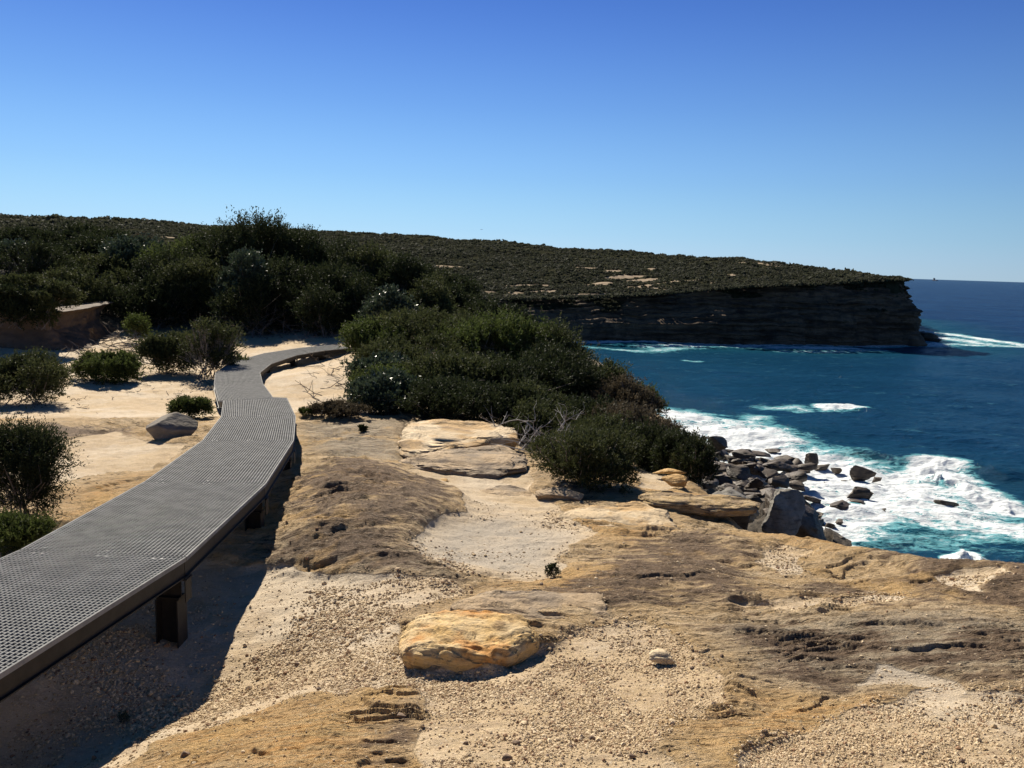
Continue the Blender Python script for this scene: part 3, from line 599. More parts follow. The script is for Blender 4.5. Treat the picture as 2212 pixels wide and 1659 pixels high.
# towards the camera: straight on, out of the frame on the left
r0 = J[0][1]; rA = at_z(0, 1441, -2.03); dr = rA-r0; l0 = J[0][0]
dr = dr/np.hypot(dr[0], dr[1]); dr[2] = .02
nrm = np.array([-dr[1], dr[0], 0]); s_ = 1 if np.dot(nrm[:2], (l0-r0)[:2]) > 0 else -1
for L_ in (2.6, 5.2, 7.8):
    rr_ = r0+dr*L_; J.insert(0, (rr_+s_*nrm*W, rr_))
walk = empty('boardwalk', (J[5][0]+J[5][1])/2-np.array([0, 0, .5]))
tag(walk, 'winding raised boardwalk of grey mesh grating on dark steel posts', 'boardwalk')
TH_G = .030; UP = np.array([0, 0, 1.])
def panel(a, b, cell=.031, bw=.0082):
    mb = MB(); L0, R0 = a; L1, R1 = b; L0 = L0+0; 
    n = int(round(W/cell))
    for i in range(n+1):
        t = i/n; hw = bw/2/W*(1.6 if i in (0, n) else 1)
        t0, t1 = t-hw, t+hw
        if i == 0: t0, t1 = 0, hw*2
        if i == n: t0, t1 = 1-hw*2, 1
        q = [L0+(R0-L0)*t0, L0+(R0-L0)*t1, L1+(R1-L1)*t1, L1+(R1-L1)*t0]
        mb.prism([p-UP*TH_G for p in q], q)
    ln = np.linalg.norm(((L1+R1)-(L0+R0))/2); m = int(round(ln/.036))
    for j in range(m+1):
        t = (j+.02)/(m+.04); hw = bw*.45/ln
        t0, t1 = max(t-hw, 0), min(t+hw, 1)
        A0, A1 = L0+(L1-L0)*t0, L0+(L1-L0)*t1; B0, B1 = R0+(R1-R0)*t0, R0+(R1-R0)*t1
        i_ = (R0-L0)*.003
        dz = UP*(.0015 if 0 < j < m else .001)
        q = [A0+i_-dz, B0-i_-dz, B1-i_-dz, A1+i_-dz]
        mb.prism([p-UP*(TH_G-.004) for p in q], q)
    return mb
for i in range(len(J)-1):
    (L0, R0), (L1, R1) = J[i], J[i+1]
    f = ((L1+R1)-(L0+R0)); f /= np.linalg.norm(f)
    g = f*.006
    panel((L0+g, R0+g), (L1-g, R1-g)).build('grating_panel', M_grate, walk)
    side = (R0+R1-L0-L1); side[2] = 0; side /= np.linalg.norm(side)
    for sgn, (A, B) in ((-1, (L0, L1)), (1, (R0, R1))):
        inn = -side*sgn
        mb = MB(); A_ = A+f*.006; B_ = B-f*.006
        o0 = side*sgn*.0+inn*.015; top = -UP*(TH_G+.002)
        web = [A_+o0+top, A_+o0+inn*.007+top, B_+o0+inn*.007+top, B_+o0+top]
        mb.prism([p-UP*.105 for p in web], web)
        fl = [A_+inn*.024+top-UP*.1055, A_+inn*.07+top-UP*.1055, B_+inn*.07+top-UP*.1055, B_+inn*.024+top-UP*.1055]
        fl = [A_-inn*.004+top-UP*.1055, A_+inn*.055+top-UP*.1055, B_+inn*.055+top-UP*.1055, B_-inn*.004+top-UP*.1055]
        mb.prism([p-UP*.008 for p in fl], fl)
        mb.build('edge_beam', M_steel, walk)
# bearers and posts
for i in range(1, len(J)-1):
    L, R = J[i]; mid = (L+R)/2; side = (R-L); side[2] = 0; sl = np.linalg.norm(side); side /= sl; fw = np.array([-side[1], side[0], 0])
    if fw[1] < 0: fw = -fw
    topz = -(TH_G+.117); c = mid+UP*(topz-.075)
    hl = sl/2-.04
    mb = MB()
    mb.box(c+UP*.070, side*(hl+.06), fw*.05, UP*.004); mb.box(c-UP*.070, side*hl, fw*.05, UP*.004); mb.box(c, side*(hl-.003), fw*.004, UP*.065)
    mb.build('bearer', M_steel, walk)
    for sgn in (-1, 1):
        pc = mid+side*sgn*(hl-.08); g = gz(pc[0], pc[1])
        zt = c[2]-.076; 
        if zt-g < .06: continue
        h_ = (zt-g+.12)/2; pm = np.array([pc[0], pc[1], zt-h_])
        mb = MB(); w_ = .075
        mb.box(pm+side*w_, side*.005, fw*w_, UP*h_); mb.box(pm-side*w_, side*.005, fw*w_, UP*h_); mb.box(pm, side*(w_-.006), fw*.004, UP*h_)
        po = mb.build('post', M_steel, walk)
        # bolted bracket plate at the head
        mb = MB(); mb.box(pc*np.array([1, 1, 0])+UP*(zt+.07)+side*sgn*.125, side*.004, fw*.048, UP*.09)
        mb.build('bracket', M_steel, walk)
    for t in (.12, .17, .5, .55, .83, .88):
        for k, s2 in enumerate((-.07, .06)):
            p = L+(R-L)*t+fw*s2*(1 if k else 1)
            nb = J[i+1] if s2 > 0 else J[i-1]; mdz = ((nb[0]+nb[1])/2-mid); p = p+UP*(mdz[2]/np.hypot(mdz[0], mdz[1])*abs(s2)+.001)
            if i < 8 and (k == 0 or t in (.12, .5)): mb = MB(); mb.disc(p, .009, .003); mb.build('fixing_clip', M_clip, walk)

# ------------------------------------------------------------------ shrubs
def leaves(P, D, Ls, K, ll, lw, g, spread=.8, up=.25):
    """P base, D direction, Ls length of sprigs; K leaves each"""
    n = len(P); t = g.uniform(.05, 1, (n, K)); 
    pos = P[:, None]+D[:, None]*(Ls[:, None]*t)[..., None]
    pos = pos+g.normal(size=pos.shape)*(Ls[:, None, None]*.05)
    d = D[:, None]+g.normal(size=(n, K, 3))*spread; d[..., 2] += up; d /= np.linalg.norm(d, axis=-1, keepdims=True)
    s = np.cross(d, g.normal(size=(n, K, 3))); s /= np.linalg.norm(s, axis=-1, keepdims=True)+1e-9
    l = ll*g.uniform(.6, 1.4, (n, K, 1)); w = lw*g.uniform(.7, 1.3, (n, K, 1))
    V = np.stack([pos, pos+d*l*.5+s*w*.5, pos+d*l, pos+d*l*.5-s*w*.5], 2).reshape(-1, 3)
    var = np.repeat(np.clip(g.uniform(0, 1, n)*.7+.3*g.uniform(0, 1, n), 0, 1)[:, None], K*4, 1).ravel()
    Fq = np.arange(len(V)).reshape(-1, 4)
    return V, Fq, var
def crown(w, dp, h, g, nl, ns, dens=1., flat=.55, jag=.25):
    """sample sprig bases on lobes spread through a dome of w x dp x h, origin at the foot centre"""
    C = []; Rd = []
    for i in range(nl):
        a = g.uniform(0, 6.283); rr = math.sqrt(g.uniform(0, 1))*.78; zz = g.uniform(.25, 1)
        zc = h*flat*zz*(1-.55*rr**2)+h*.08
        C.append([math.cos(a)*rr*w/2, math.sin(a)*rr*dp/2, zc]); s = g.uniform(.42, 1.15)
        Rd.append([w*.24*s, dp*.24*s, h*.32*s*(1-.25*rr)])
    C = np.array(C); Rd = np.array(Rd); top = (C[:, 2]+Rd[:, 2]).max(); k = h/top; C[:, 2] *= k; Rd[:, 2] *= k
    wx = (np.abs(C[:, 0])+Rd[:, 0]).max()*2; C[:, 0] *= w/wx; Rd[:, 0] *= w/wx
    area = Rd[:, 0]*Rd[:, 2]; idx = g.choice(nl, ns, p=area/area.sum())
    u = g.normal(size=(ns, 3)); u /= np.linalg.norm(u, axis=1, keepdims=True)
    u[:, 2] = np.where((u[:, 2] < -.35) & (g.uniform(0, 1, ns) < .7), -u[:, 2], u[:, 2])
    rad = g.uniform(.72, 1.0, ns)+jag*g.uniform(0, 1, ns)**4
    P = C[idx]+u*Rd[idx]*rad[:, None]
    D = u*.8+np.array([0, 0, .55])+g.normal(size=(ns, 3))*.35; D /= np.linalg.norm(D, axis=1, keepdims=True)
    sc3 = 4.2/max(w, h); gp = fbm3(P[:, 0]*sc3+w*7, P[:, 1]*sc3, P[:, 2]*sc3*1.2, 2, 31)
    ok = (P[:, 2] > .02*h) & (gp > -.30+.15*g.uniform(-1, 1, ns))
    return P[ok], D[ok], C, Rd
def stems(C, Rd, g, h, n, r0, spread):
    mb = MB()
    for i in range(n):
        c = C[g.integers(len(C))]
        a = g.uniform(0, 6.283); p0 = np.array([math.cos(a)*spread*g.uniform(0, .35), math.sin(a)*spread*g.uniform(0, .35), -.08])
        m = (p0+c)/2+g.normal(size=3)*h*.07
        mb.tube([p0, (p0+m)/2+g.normal(size=3)*h*.02, m, (m+c)/2+g.normal(size=3)*h*.04, c], [r0, r0*.8, r0*.6, r0*.42, r0*.25], 5)
        for k in range(3):
            e = c+g.normal(size=3)*Rd[0]*.8; q = m+(c-m)*g.uniform(0, .8); mb.tube([q, (q+e)/2+g.normal(size=3)*h*.03, e], [r0*.4, r0*.28, r0*.12], 4)
    return mb
def shrub(name, label, cat, px, ytop, wpx, d=None, ybase=None, mat=None, seed=1, group=None, ns=1500, K=10, leaf=(1.6, .6), sl=.16, nl=14, dr=.8, flat=.6, jag=.25, twigs=0, nstem=10, minh=.25, twigmat=None, spread=.8):
    """leaf = length,width in photo-render pixels at that distance (never under 9 mm)"""
    g = np.random.default_rng(seed)
    if d is None:
        q = on_base(px, ybase); d = q[1]+wpx/F*q[1]*dr*.42
    p = at_y(px, ytop, d); x, y = p[0], p[1]; w = wpx/F*d; z0 = gz(x, y)
    if z0 < -7.5: z0 = -7.5
    if seed in (353, 354, 355): z0 = -2.2
    if seed in (356, 357): z0 = -2.75
    h = max(p[2]-z0, minh); dp = w*dr
    px1 = d/827.
    ll, lw = max(leaf[0]*px1, .009), max(leaf[1]*px1, .0045)
    P, D, C, Rd = crown(w, dp, h*.97, g, nl, int(ns*1.25), jag=jag, flat=flat)
    Ls = g.uniform(.5, 1.3, len(P))*sl*min(w, h*1.4)
    V, Fq, var = leaves(P, D, Ls, K, ll, lw, g, spread)
    root = empty(name, (x, y, z0)); tag(root, label, cat, group)
    o = np.array([x, y, z0])
    newmesh('foliage', V+o, Fq, mat or M_lf_olive, root, False, dict(var=var), loc=o)
    st = stems(C, Rd, g, h, nstem, max(.012*h, .004), w)
    if twigs:
        for i in range(twigs):
            k = g.integers(len(P)); a = P[k]*np.array([.7, .7, .6]); e = P[k]+D[k]*g.uniform(.05, .22)*h
            m = (a+e)/2+g.normal(size=3)*h*.03
            st.tube([a, m, e], [.006+.0004*d, .005+.0002*d, .002+.0001*d], 3)
    so = newmesh('branches', np.array(st.v)+o, st.f, twigmat or M_wood, root, False, loc=o)
    return root
G1 = 'scrub crowding the dune behind the sand'
G2 = 'scrub spilling down the slope to the sea'
# back dune scrub: px, ytop, width, distance, material, sprigs, label
BK = [(60,488,210,58,M_lf_dark,2600,'tallest rounded tea tree at the far left edge'),(180,478,230,60,M_lf_dark,2800,'broad dark tea tree behind, under the left skyline'),(320,520,180,52,M_lf_olive,2200,'dull olive shrub in the dip left of the rusty shrub'),
 (20,560,150,46,M_lf_grey,1800,'glinting banksia at the left edge above the sand bank'),(120,560,170,46,M_lf_dark,2200,'dark mid-height tea tree above the sand bank'),(235,580,170,44,M_lf_olive,2200,'olive shrub in front of the broad dark tea tree'),(300,545,150,47,M_lf_grey,2000,'grey shrub with shiny white flecks'),
 (312,502,70,66,M_lf_brown,900,'rusty dead looking shrub against the far hill'),(415,520,90,66,M_lf_brown,900,'brown sparse shrub beside the tallest tree'),(400,545,170,45,M_lf_green,2400,'fresh green crown left of the tallest tree'),(390,600,160,41,M_lf_dark,2000,'dark shrub below the fresh green crown'),
 (240,640,190,40,M_lf_dark,2200,'dark shrub at the top of the sand slope'),(330,640,150,39.5,M_lf_dark,1900,'low black shrub overhanging the shaded sand'),(450,600,170,41,M_lf_olive,2200,'rounded grey-olive shrub left of the tallest tree foot'),(530,478,250,46,M_lf_dark,4200,'tallest tea tree with a ragged crown above the skyline'),
 (470,500,140,48,M_lf_olive,2000,'left shoulder shrub of the tallest tea tree'),(640,505,190,47,M_lf_dark,3000,'dense tea tree right of the tallest one'),(720,530,190,46,M_lf_dark,2800,'sloping tea tree crown midway to the right end'),(800,535,150,45,M_lf_olive,2400,'olive tree crown near the right end of the back scrub'),
 (860,575,120,43,M_lf_dark,2000,'rightmost tall tree of the back scrub'),(530,580,130,40,M_lf_grey,1800,'pale leaved round shrub before the tallest tea tree'),(620,600,170,41,M_lf_dark,2400,'black foliage below the dense tea tree'),(720,610,160,40,M_lf_dark,2200,'black foliage under the sloping tea tree'),
 (560,640,190,38.5,M_lf_dark,2200,'lowest dark shrub edge over the shaded sand'),(840,645,120,36,M_lf_grey,1700,'rounded leafy shrub at the right end, beside the path end'),(780,620,130,39,M_lf_dark,1900,'dark shrub between the path end and the olive tree'),(60,545,180,42,M_lf_dark,2400,'full dark shrub filling the left edge behind the bank shrub'),(150,610,170,39,M_lf_olive,2200,'olive shrub just right of the bank shrub'),(200,540,170,50,M_lf_dark,2200,'dark crown in the middle of the left scrub'),(260,520,150,56,M_lf_olive,1800,'pale olive crown in the middle distance of the left scrub'),(360,570,140,43,M_lf_dark,2000,'dark crown between the fresh green crown and the glinting shrub'),(895,600,90,46,M_lf_dark,1300,'last dark bush where the back scrub meets the headland'),(900,572,130,70,M_lf_dark,1300,'far dark crown above the last dark bush'),(965,594,110,62,M_lf_olive,1200,'far olive crown against the foot of the headland'),(1000,615,90,54,M_lf_dark,1100,'far little dark crown beside the headland foot'),(930,620,110,40,M_lf_olive,1600,'olive bush in the gap before the slope scrub'),(690,655,120,37,M_lf_dark,1500,'low dark shrub right over the path end')]
for i, (x, yt, w, d, m, ns, lb) in enumerate(BK):
    if yt > 535 and d < 55 and m is not M_lf_brown: yt -= (34 if x < 740 else 16); w *= 1.12
    if x < 420: yt += 10
    shrub('tree' if yt < 560 and ns > 1900 else 'shrub', lb, 'tree' if yt < 560 and ns > 1900 else 'shrub', x, yt, w, d, None, m, 300+i, G1, int(ns*1.1), 10, (2.2, 1.0) if m is not M_lf_grey else (2.8, 1.4), .13, 26, .8, .8, .32, 60 if m is M_lf_brown else 50, 12, 1.5)
shrub('sapling', 'spindly shoots sticking out above the tallest tea tree', 'sapling', 572, 470, 60, 46.5, None, M_lf_olive, 351, None, 130, 8, (2.6, 1.0), .10, 5, .7, .9, .3, 8, 5, 1.5)
shrub('shrub', 'bright green little shrub glowing in the shaded sand below the scrub', 'shrub', 288, 683, 62, 35, None, M_lf_green, 352, None, 500, 8, (2.4, 1.0), .2, 8, .8, .6, .3, 0, 5)
shrub('shrub', 'shrub hanging over the top of the shaded sand bank at left', 'shrub', 50, 598, 230, 31.2, None, M_lf_olive, 353, None, 3200, 10, (2.2, 1.0), .12, 18, .5, .8, .3, 20, 8, 1.)
shrub('shrub', 'low shrub trailing over the right corner of the sand bank', 'shrub', 100, 618, 130, 31.6, None, M_lf_dark, 354, None, 1200, 10, (2.2, 1.0), .14, 10, .8, .8, .3, 20, 6, 1.)
shrub('shrub', 'olive shrub on top of the sand bank, cut by the left picture edge', 'shrub', -40, 605, 170, 30.6, None, M_lf_olive, 355, None, 1800, 10, (2.2, 1.0), .14, 10, .8, .8, .3, 20, 6, 1.)
shrub('shrub', 'dark trailing shrub drooping over the lip of the sand bank, nearer the left edge', 'shrub', 15, 626, 120, 29.9, None, M_lf_dark, 356, None, 1500, 10, (2.2, 1.0), .14, 12, .5, .8, .3, 20, 6, 1.)
shrub('shrub', 'dark trailing shrub at the right end of the sand bank lip', 'shrub', 88, 630, 70, 30.2, None, M_lf_olive, 357, None, 1100, 10, (2.2, 1.0), .14, 10, .5, .8, .3, 20, 6, 1.)
# sea slope scrub
FR = [(940,655,250,30,M_lf_olive,3600,'wide olive crown topping the slope scrub'),(1085,652,120,34,M_lf_dark,2000,'dark round crown against the cliff at the top right'),(985,610,110,44,M_lf_dark,1600,'dark tree poking up behind the slope scrub'),(1035,640,90,42,M_lf_dark,1200,'small dark tree beside the one poking up'),
 (1060,690,230,27,M_lf_green,3600,'green crown on the ridge of the slope scrub'),(1170,695,170,27,M_lf_olive,2600,'rounded crown where the ridge starts to fall'),(800,700,120,28,M_lf_green,2000,'leafy shrub nearest the end of the boardwalk'),(900,720,200,25,M_lf_olive,3400,'olive shrub above the bare sand slope'),
 (835,760,120,22,M_lf_grey,1800,'spiky grey shrub at the left foot of the slope scrub'),(880,790,190,20,M_lf_green,3600,'deep green shrub facing the camera at the left'),(840,845,150,17.5,M_lf_grey,3000,'broad leaved shrub at the near left foot of the scrub'),(960,760,210,20.5,M_lf_olive,3400,'reddish olive shrub in the centre of the scrub'),
 (1080,760,230,21,M_lf_dark,3400,'dark shrub in the hollow centre of the scrub'),(1200,760,190,23,M_lf_dark,2800,'twiggy dark shrub on the falling ridge'),(1290,800,140,24,M_lf_brown,1500,'bare grey twiggy shrub against the sea'),(960,850,200,16.8,M_lf_dark,3000,'black shaded shrub behind the cream slab'),
 (1080,850,200,16.5,M_lf_dark,2800,'dark shrub behind the dead branches'),(1150,820,150,17,M_lf_olive,2600,'upright olive shrub with branching tufts at mid slope'),(1260,850,180,17.5,M_lf_dark,2600,'dark low shrub right of the olive tufts'),(1380,830,110,24,M_lf_green,1800,'smooth green cushion shrub on the sea edge'),
 (1370,880,160,17,M_lf_brown,1600,'grey brown twiggy shrub low on the ridge'),(1300,925,170,14.2,M_lf_olive,2600,'olive shrub just behind the round bush'),(1420,925,140,15,M_lf_dark,2400,'dark shrub at the seaward corner'),(1470,960,100,13.2,M_lf_dark,1800,'darkest low shrub over the shore rocks'),(1440,905,70,18,M_lf_brown,700,'wispy bare shrub fringing the white water'),(1235,738,120,27,M_lf_dark,1500,'dark cushion on the ridge just above the sea line'),(1310,782,110,25,M_lf_olive,1400,'olive cushion on the falling ridge over the sea'),(1360,812,120,22,M_lf_brown,1300,'twiggy brown cushion on the falling ridge'),(1480,925,90,15.5,M_lf_olive,1300,'small olive shrub at the foam edge'),(1500,985,80,12.6,M_lf_dark,1300,'lowest dark shrub beside the orange blocks'),(1180,900,150,15.5,M_lf_olive,1900,'olive shrub behind the bleached branches')]
for i, (x, yt, w, d, m, ns, lb) in enumerate(FR):
    yt += 10+rng.uniform(-12, 12); w *= 1.18
    shrub('shrub', lb, 'shrub', x, yt, w, d, None, m, 400+i, G2, int(ns*1.15), 10, (2.8, 1.1) if m is not M_lf_grey else (3.6, 1.7), .15, 22, .9, .62, .6, 240 if m is M_lf_brown else 90, 12, .7, M_twig)
# single bushes
shrub('bush', 'round heath bush with a grey twiggy skirt at the cliff side of the rocks', 'bush', 1255, 938, 232, None, 1078, M_lf_olive, 501, None, 5200, 11, (3.0, 1.0), .12, 22, .8, .6, .2, 260, 12, .5, M_twig)
shrub('bush', 'tall dark bush with feathery shoots at the left edge', 'bush', 45, 925, 215, None, 1150, M_lf_dark, 502, None, 4200, 13, (3.2, 1.0), .2, 24, .7, .62, .4, 80, 12, .6)
shrub('bush', 'bright green low bush at the left edge beside the boardwalk', 'bush', 25, 1142, 165, None, 1212, M_lf_green, 503, None, 1800, 12, (3.4, 1.1), .22, 14, .7, .6, .3, 0, 8, .3)
shrub('bush', 'round olive bush half out of the frame on the pale sand at left', 'bush', 45, 768, 210, None, 882, M_lf_olive, 504, None, 5000, 10, (2.6, .9), .14, 22, .75, .62, .3, 20, 10, .6)
shrub('bush', 'dome shaped green bush alone on the sand', 'bush', 234, 763, 168, None, 830, M_lf_green, 505, None, 4200, 10, (2.6, .9), .13, 18, .7, .62, .25, 10, 10, .6)
shrub('bush', 'spreading bush with bare grey twigs beside the boardwalk bend', 'bush', 365, 730, 135, None, 812, M_lf_olive, 506, None, 2400, 10, (2.6, .9), .16, 14, .7, .6, .35, 60, 10, .6)
shrub('bush', 'sparse leaning bush of bare twigs with a green tip', 'bush', 445, 695, 140, 25, None, M_lf_olive, 507, None, 1300, 9, (2.6, 1.), .14, 12, .7, .75, .35, 320, 14, .6, M_twig)
shrub('bush', 'small dark green tuft beside the grey boulder', 'bush', 402, 867, 98, None, 908, M_lf_green, 508, None, 1500, 10, (2.8, .9), .22, 10, .7, .55, .3, 0, 8, .25)
shrub('grass_tuft', 'yellow green grass tuft behind the boardwalk bend', 'grass tuft', 515, 772, 46, 26.5, None, M_lf_green, 509, None, 220, 8, (3., .8), .3, 6, .6, .5, .3, 0, 5, .2)
shrub('bush', 'low rusty heath shrub right of the boardwalk', 'bush', 735, 874, 140, None, 916, M_lf_brown, 510, None, 1500, 9, (2.6, .8), .2, 12, .6, .5, .35, 140, 10, .2, M_twig)
shrub('bush', 'small low green mat at the left foot of the rusty heath', 'bush', 676, 890, 56, None, 910, M_lf_green, 513, None, 420, 9, (2.4, .8), .2, 8, .6, .5, .35, 0, 6, .12)
shrub('seedling', 'tiny dark seedling in the crack beside the grey rock pan', 'seedling', 1190, 1222, 28, None, 1248, M_lf_dark, 511, None, 90, 8, (2.6, .9), .3, 5, .7, .5, .3, 8, 5, .05)
shrub('seedling', 'grey-green sprig growing in the gravel by the shadow edge', 'seedling', 805*.5787*.576+0, 1544, 30, None, 1566, M_lf_grey, 512, None, 60, 8, (2., .7), .3, 5, .7, .5, .3, 6, 4, .03)
shrub('seedling', 'dark sprig on the rim of the low rock slab', 'seedling', 787, 922, 20, None, 938, M_lf_dark, 514, None, 80, 8, (2.4, .9), .3, 5, .7, .5, .3, 6, 4, .05)

# dead branches and litter
def branchy(mb, p, d, l, r, g, depth):
    n = 4; pts = [p]; q = p.copy(); dd = d.copy()
    for i in range(n):
        dd = dd+g.normal(size=3)*.22; dd[2] *= .96; dd /= np.linalg.norm(dd); q = q+dd*l/n; pts.append(q.copy())
    mb.tube(pts, [r*(1-.6*i/n) for i in range(n+1)], 5)
    if depth > 0:
        for k in range(3):
            i = g.integers(1, n+1); e = dd*.55+g.normal(size=3)*.65; e[2] = abs(e[2])*.8; e /= np.linalg.norm(e)
            branchy(mb, pts[i], e, l*g.uniform(.45, .7), r*.55, g, depth-1)
g = np.random.default_rng(77); mb = MB(); q = on_base(1225, 1010); b0 = np.array([q[0]+.1, q[1]+.5, gz(q[0], q[1]+.5)])
for d_, l_ in (((-.9, -.5, .12), 1.0), ((-.9, .3, .2), .9), ((-.9, -.3, .30), 1.0), ((-.75, .1, .55), 1.0), ((-.95, -.1, .12), .9), ((-.4, -.1, .9), .7), ((-.6, -.6, .45), .8), ((-.2, .2, .9), .6)):
    branchy(mb, b0, np.array(d_)/np.linalg.norm(d_), l_, .022, g, 3)
tag(mb.build('dead_branches', M_bleach, loc=tuple(b0)), 'bleached dead branches sprawling from behind the round bush', 'dead branches')
def litter(name, poly, n, lr, seed, mat, rad):
    g = np.random.default_rng(seed); P = np.array(WP(poly)); lo, hi = P.min(0), P.max(0); mb = MB(); k = 0
    while k < n:
        c = g.uniform(lo, hi)
        if sdist(c[:1], c[1:], P)[0] > 0: continue
        z = gz(*c); l = g.uniform(*lr); a = g.normal(0, .7)+(math.pi if g.uniform() < .5 else 0); p = np.array([c[0], c[1], z+.01]); d = np.array([math.cos(a), math.sin(a), g.uniform(0, .25)])
        branchy(mb, p, d/np.linalg.norm(d), l, rad*g.uniform(.6, 1.4), g, 1 if g.uniform() < .6 else 0); k += 1
    o = mb.build(name, mat, loc=(P[:, 0].mean(), P[:, 1].mean(), gz(P[:, 0].mean(), P[:, 1].mean()))); o['kind'] = 'stuff'
litter('twig_litter', [(120,690),(200,685),(330,735),(480,745),(470,775),(300,765),(150,760)], 60, (.3, 1.3), 5, M_twig, .022)
litter('twig_litter', [(640,870),(700,790),(745,760),(790,800),(800,860),(760,890)], 36, (.2, .9), 6, M_wood, .012)
litter('twig_litter', [(105,745),(250,752),(480,760),(470,785),(330,800),(180,792),(100,775)], 45, (.25, .9), 15, M_wood, .016)
litter('leaf_litter', [(0,880),(120,800),(330,820),(470,815),(470,850),(300,890),(60,900)], 70, (.05, .25), 16, M_wood, .008)
litter('leaf_litter', [(650,900),(860,905),(800,870),(700,850)], 50, (.05, .3), 17, M_twig, .006)
litter('twig_litter', [(480,720),(560,705),(700,712),(740,730),(600,735)], 40, (.3, 1.1), 8, M_wood, .025)
# shaded sand bank at the left
_b = [(-260,755),(-60,760),(60,762),(108,752),(100,700),(104,652),(60,620),(-260,620)]
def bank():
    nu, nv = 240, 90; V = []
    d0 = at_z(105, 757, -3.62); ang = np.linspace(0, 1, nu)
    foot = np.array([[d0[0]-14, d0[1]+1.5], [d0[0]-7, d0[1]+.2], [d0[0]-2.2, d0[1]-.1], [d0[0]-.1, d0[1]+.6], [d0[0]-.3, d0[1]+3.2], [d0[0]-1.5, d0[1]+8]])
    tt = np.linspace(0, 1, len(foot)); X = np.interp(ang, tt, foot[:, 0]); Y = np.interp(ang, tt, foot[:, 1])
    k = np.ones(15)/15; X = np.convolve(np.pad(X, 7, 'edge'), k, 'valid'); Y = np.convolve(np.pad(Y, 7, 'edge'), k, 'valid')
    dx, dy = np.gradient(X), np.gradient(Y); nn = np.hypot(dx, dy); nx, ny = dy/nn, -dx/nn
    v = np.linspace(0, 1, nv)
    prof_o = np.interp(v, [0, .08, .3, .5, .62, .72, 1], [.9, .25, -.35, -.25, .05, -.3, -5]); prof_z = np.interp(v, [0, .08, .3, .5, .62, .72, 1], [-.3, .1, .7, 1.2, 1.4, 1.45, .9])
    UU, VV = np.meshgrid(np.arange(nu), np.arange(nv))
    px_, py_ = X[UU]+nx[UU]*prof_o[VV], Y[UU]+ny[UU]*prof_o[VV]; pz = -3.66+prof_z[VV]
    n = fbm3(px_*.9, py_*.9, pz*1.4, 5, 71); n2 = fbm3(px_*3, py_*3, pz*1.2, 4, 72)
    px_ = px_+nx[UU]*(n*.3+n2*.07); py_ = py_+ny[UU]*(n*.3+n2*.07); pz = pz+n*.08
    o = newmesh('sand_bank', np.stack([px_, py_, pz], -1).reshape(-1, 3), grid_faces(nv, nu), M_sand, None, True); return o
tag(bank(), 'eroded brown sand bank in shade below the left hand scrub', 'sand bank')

# ------------------------------------------------------------------ headland
COAST = np.array([(-500,262),(-100,272),(-17,283),(30,287),(60,288),(90,294),(110,297),(130,303),(148,308),(152.5,312),(153.5,318),(151,330),(158,352),(172,380),(190,420),(220,500)], float)
SKY = np.array([(0,460),(150,468),(300,474),(450,485),(600,491),(700,496),(800,502),(900,508),(1000,514),(1106,520),(1250,531),(1400,541),(1500,548),(1600,556),(1700,565),(1800,577),(1880,588),(1930,596),(1965,602),(1985,609)], float)
_sr = ray(SKY[:, 0], SKY[:, 1]); S_AZ = np.degrees(np.arctan2(_sr[:, 0], _sr[:, 1])); S_SL = _sr[:, 2]/_sr[:, 1]
LIP = np.array([(900,640),(1000,645),(1150,645),(1250,642),(1400,636),(1500,628),(1600,620),(1700,616),(1800,612),(1900,607),(1985,604)], float)
_lr = ray(LIP[:, 0], LIP[:, 1]); L_AZ = np.degrees(np.arctan2(_lr[:, 0], _lr[:, 1])); L_SL = _lr[:, 2]/_lr[:, 1]
HPOLY = np.vstack([COAST, [(200,1200),(-900,1200),(-900,262)]])
def H_head(x, y):
    az = np.degrees(np.arctan2(x, y)); e = -sdist(x, y, HPOLY)          # metres inland
    ycoast = np.interp(x, COAST[:10, 0], COAST[:10, 1]); 
    zl = np.interp(az, L_AZ, L_SL)*(ycoast+14)
    D = np.interp(az, [-35, -10, 5, 15, 24, 26.1, 27], [640, 600, 520, 430, 350, 330, 330])
    zr = np.interp(az, S_AZ, S_SL)*D-1.5
    yb = ycoast+14
    t = np.clip((y-yb)/np.maximum(D-yb, 20), 0, 1.6)
    z = zl+(zr-zl)*np.where(t < 1, t*(2-t)*.35+.65*t, 1-(t-1)*.9)
    return z, e
def headland():
    az = np.radians(np.concatenate([np.arange(-75, -36, 1.), np.arange(-36, 27.2, .11)])); r = 1/np.linspace(1/95., 1/1000., 420)
    A, R2 = np.meshgrid(az, r); x, y = R2*np.sin(A), R2*np.cos(A)
    z, e = H_head(x.ravel(), y.ravel()); z = z.reshape(x.shape); e = e.reshape(x.shape)
    # land between the dune and the headland on the left
    azd = np.degrees(A)
    land = sst(4, -14, azd+ (y-100)*.02)
    zc = np.interp(x, COAST[:10, 0], COAST[:10, 1])
    front = np.interp(y, [60, 120, 200, 280], [-1.5, -4, -8, -12])
    z = np.where(y < zc, np.where(azd < -3-(y/60), np.minimum(front, z+2), -30), z)
    ed_ = 22-12*sst(60, 140, x)
    z = np.where((e < ed_) & (y >= zc), np.minimum(z, z*0+SEA-2+np.maximum(e-ed_+7, 0)*9), z)
    z = np.where((e < 0) & (azd > -8), -30, z)
    z = z+fbm2(x*.03, y*.03, 5, 81)*1.6*sst(12, 30, e)
    rockm = head_rock(x, y, z)
    return struct(newmesh('headland_hill', np.stack([x, y, z], -1).reshape(-1, 3), grid_faces(len(r), len(az)), M_hill, None, True, dict(rock=rockm.ravel())))
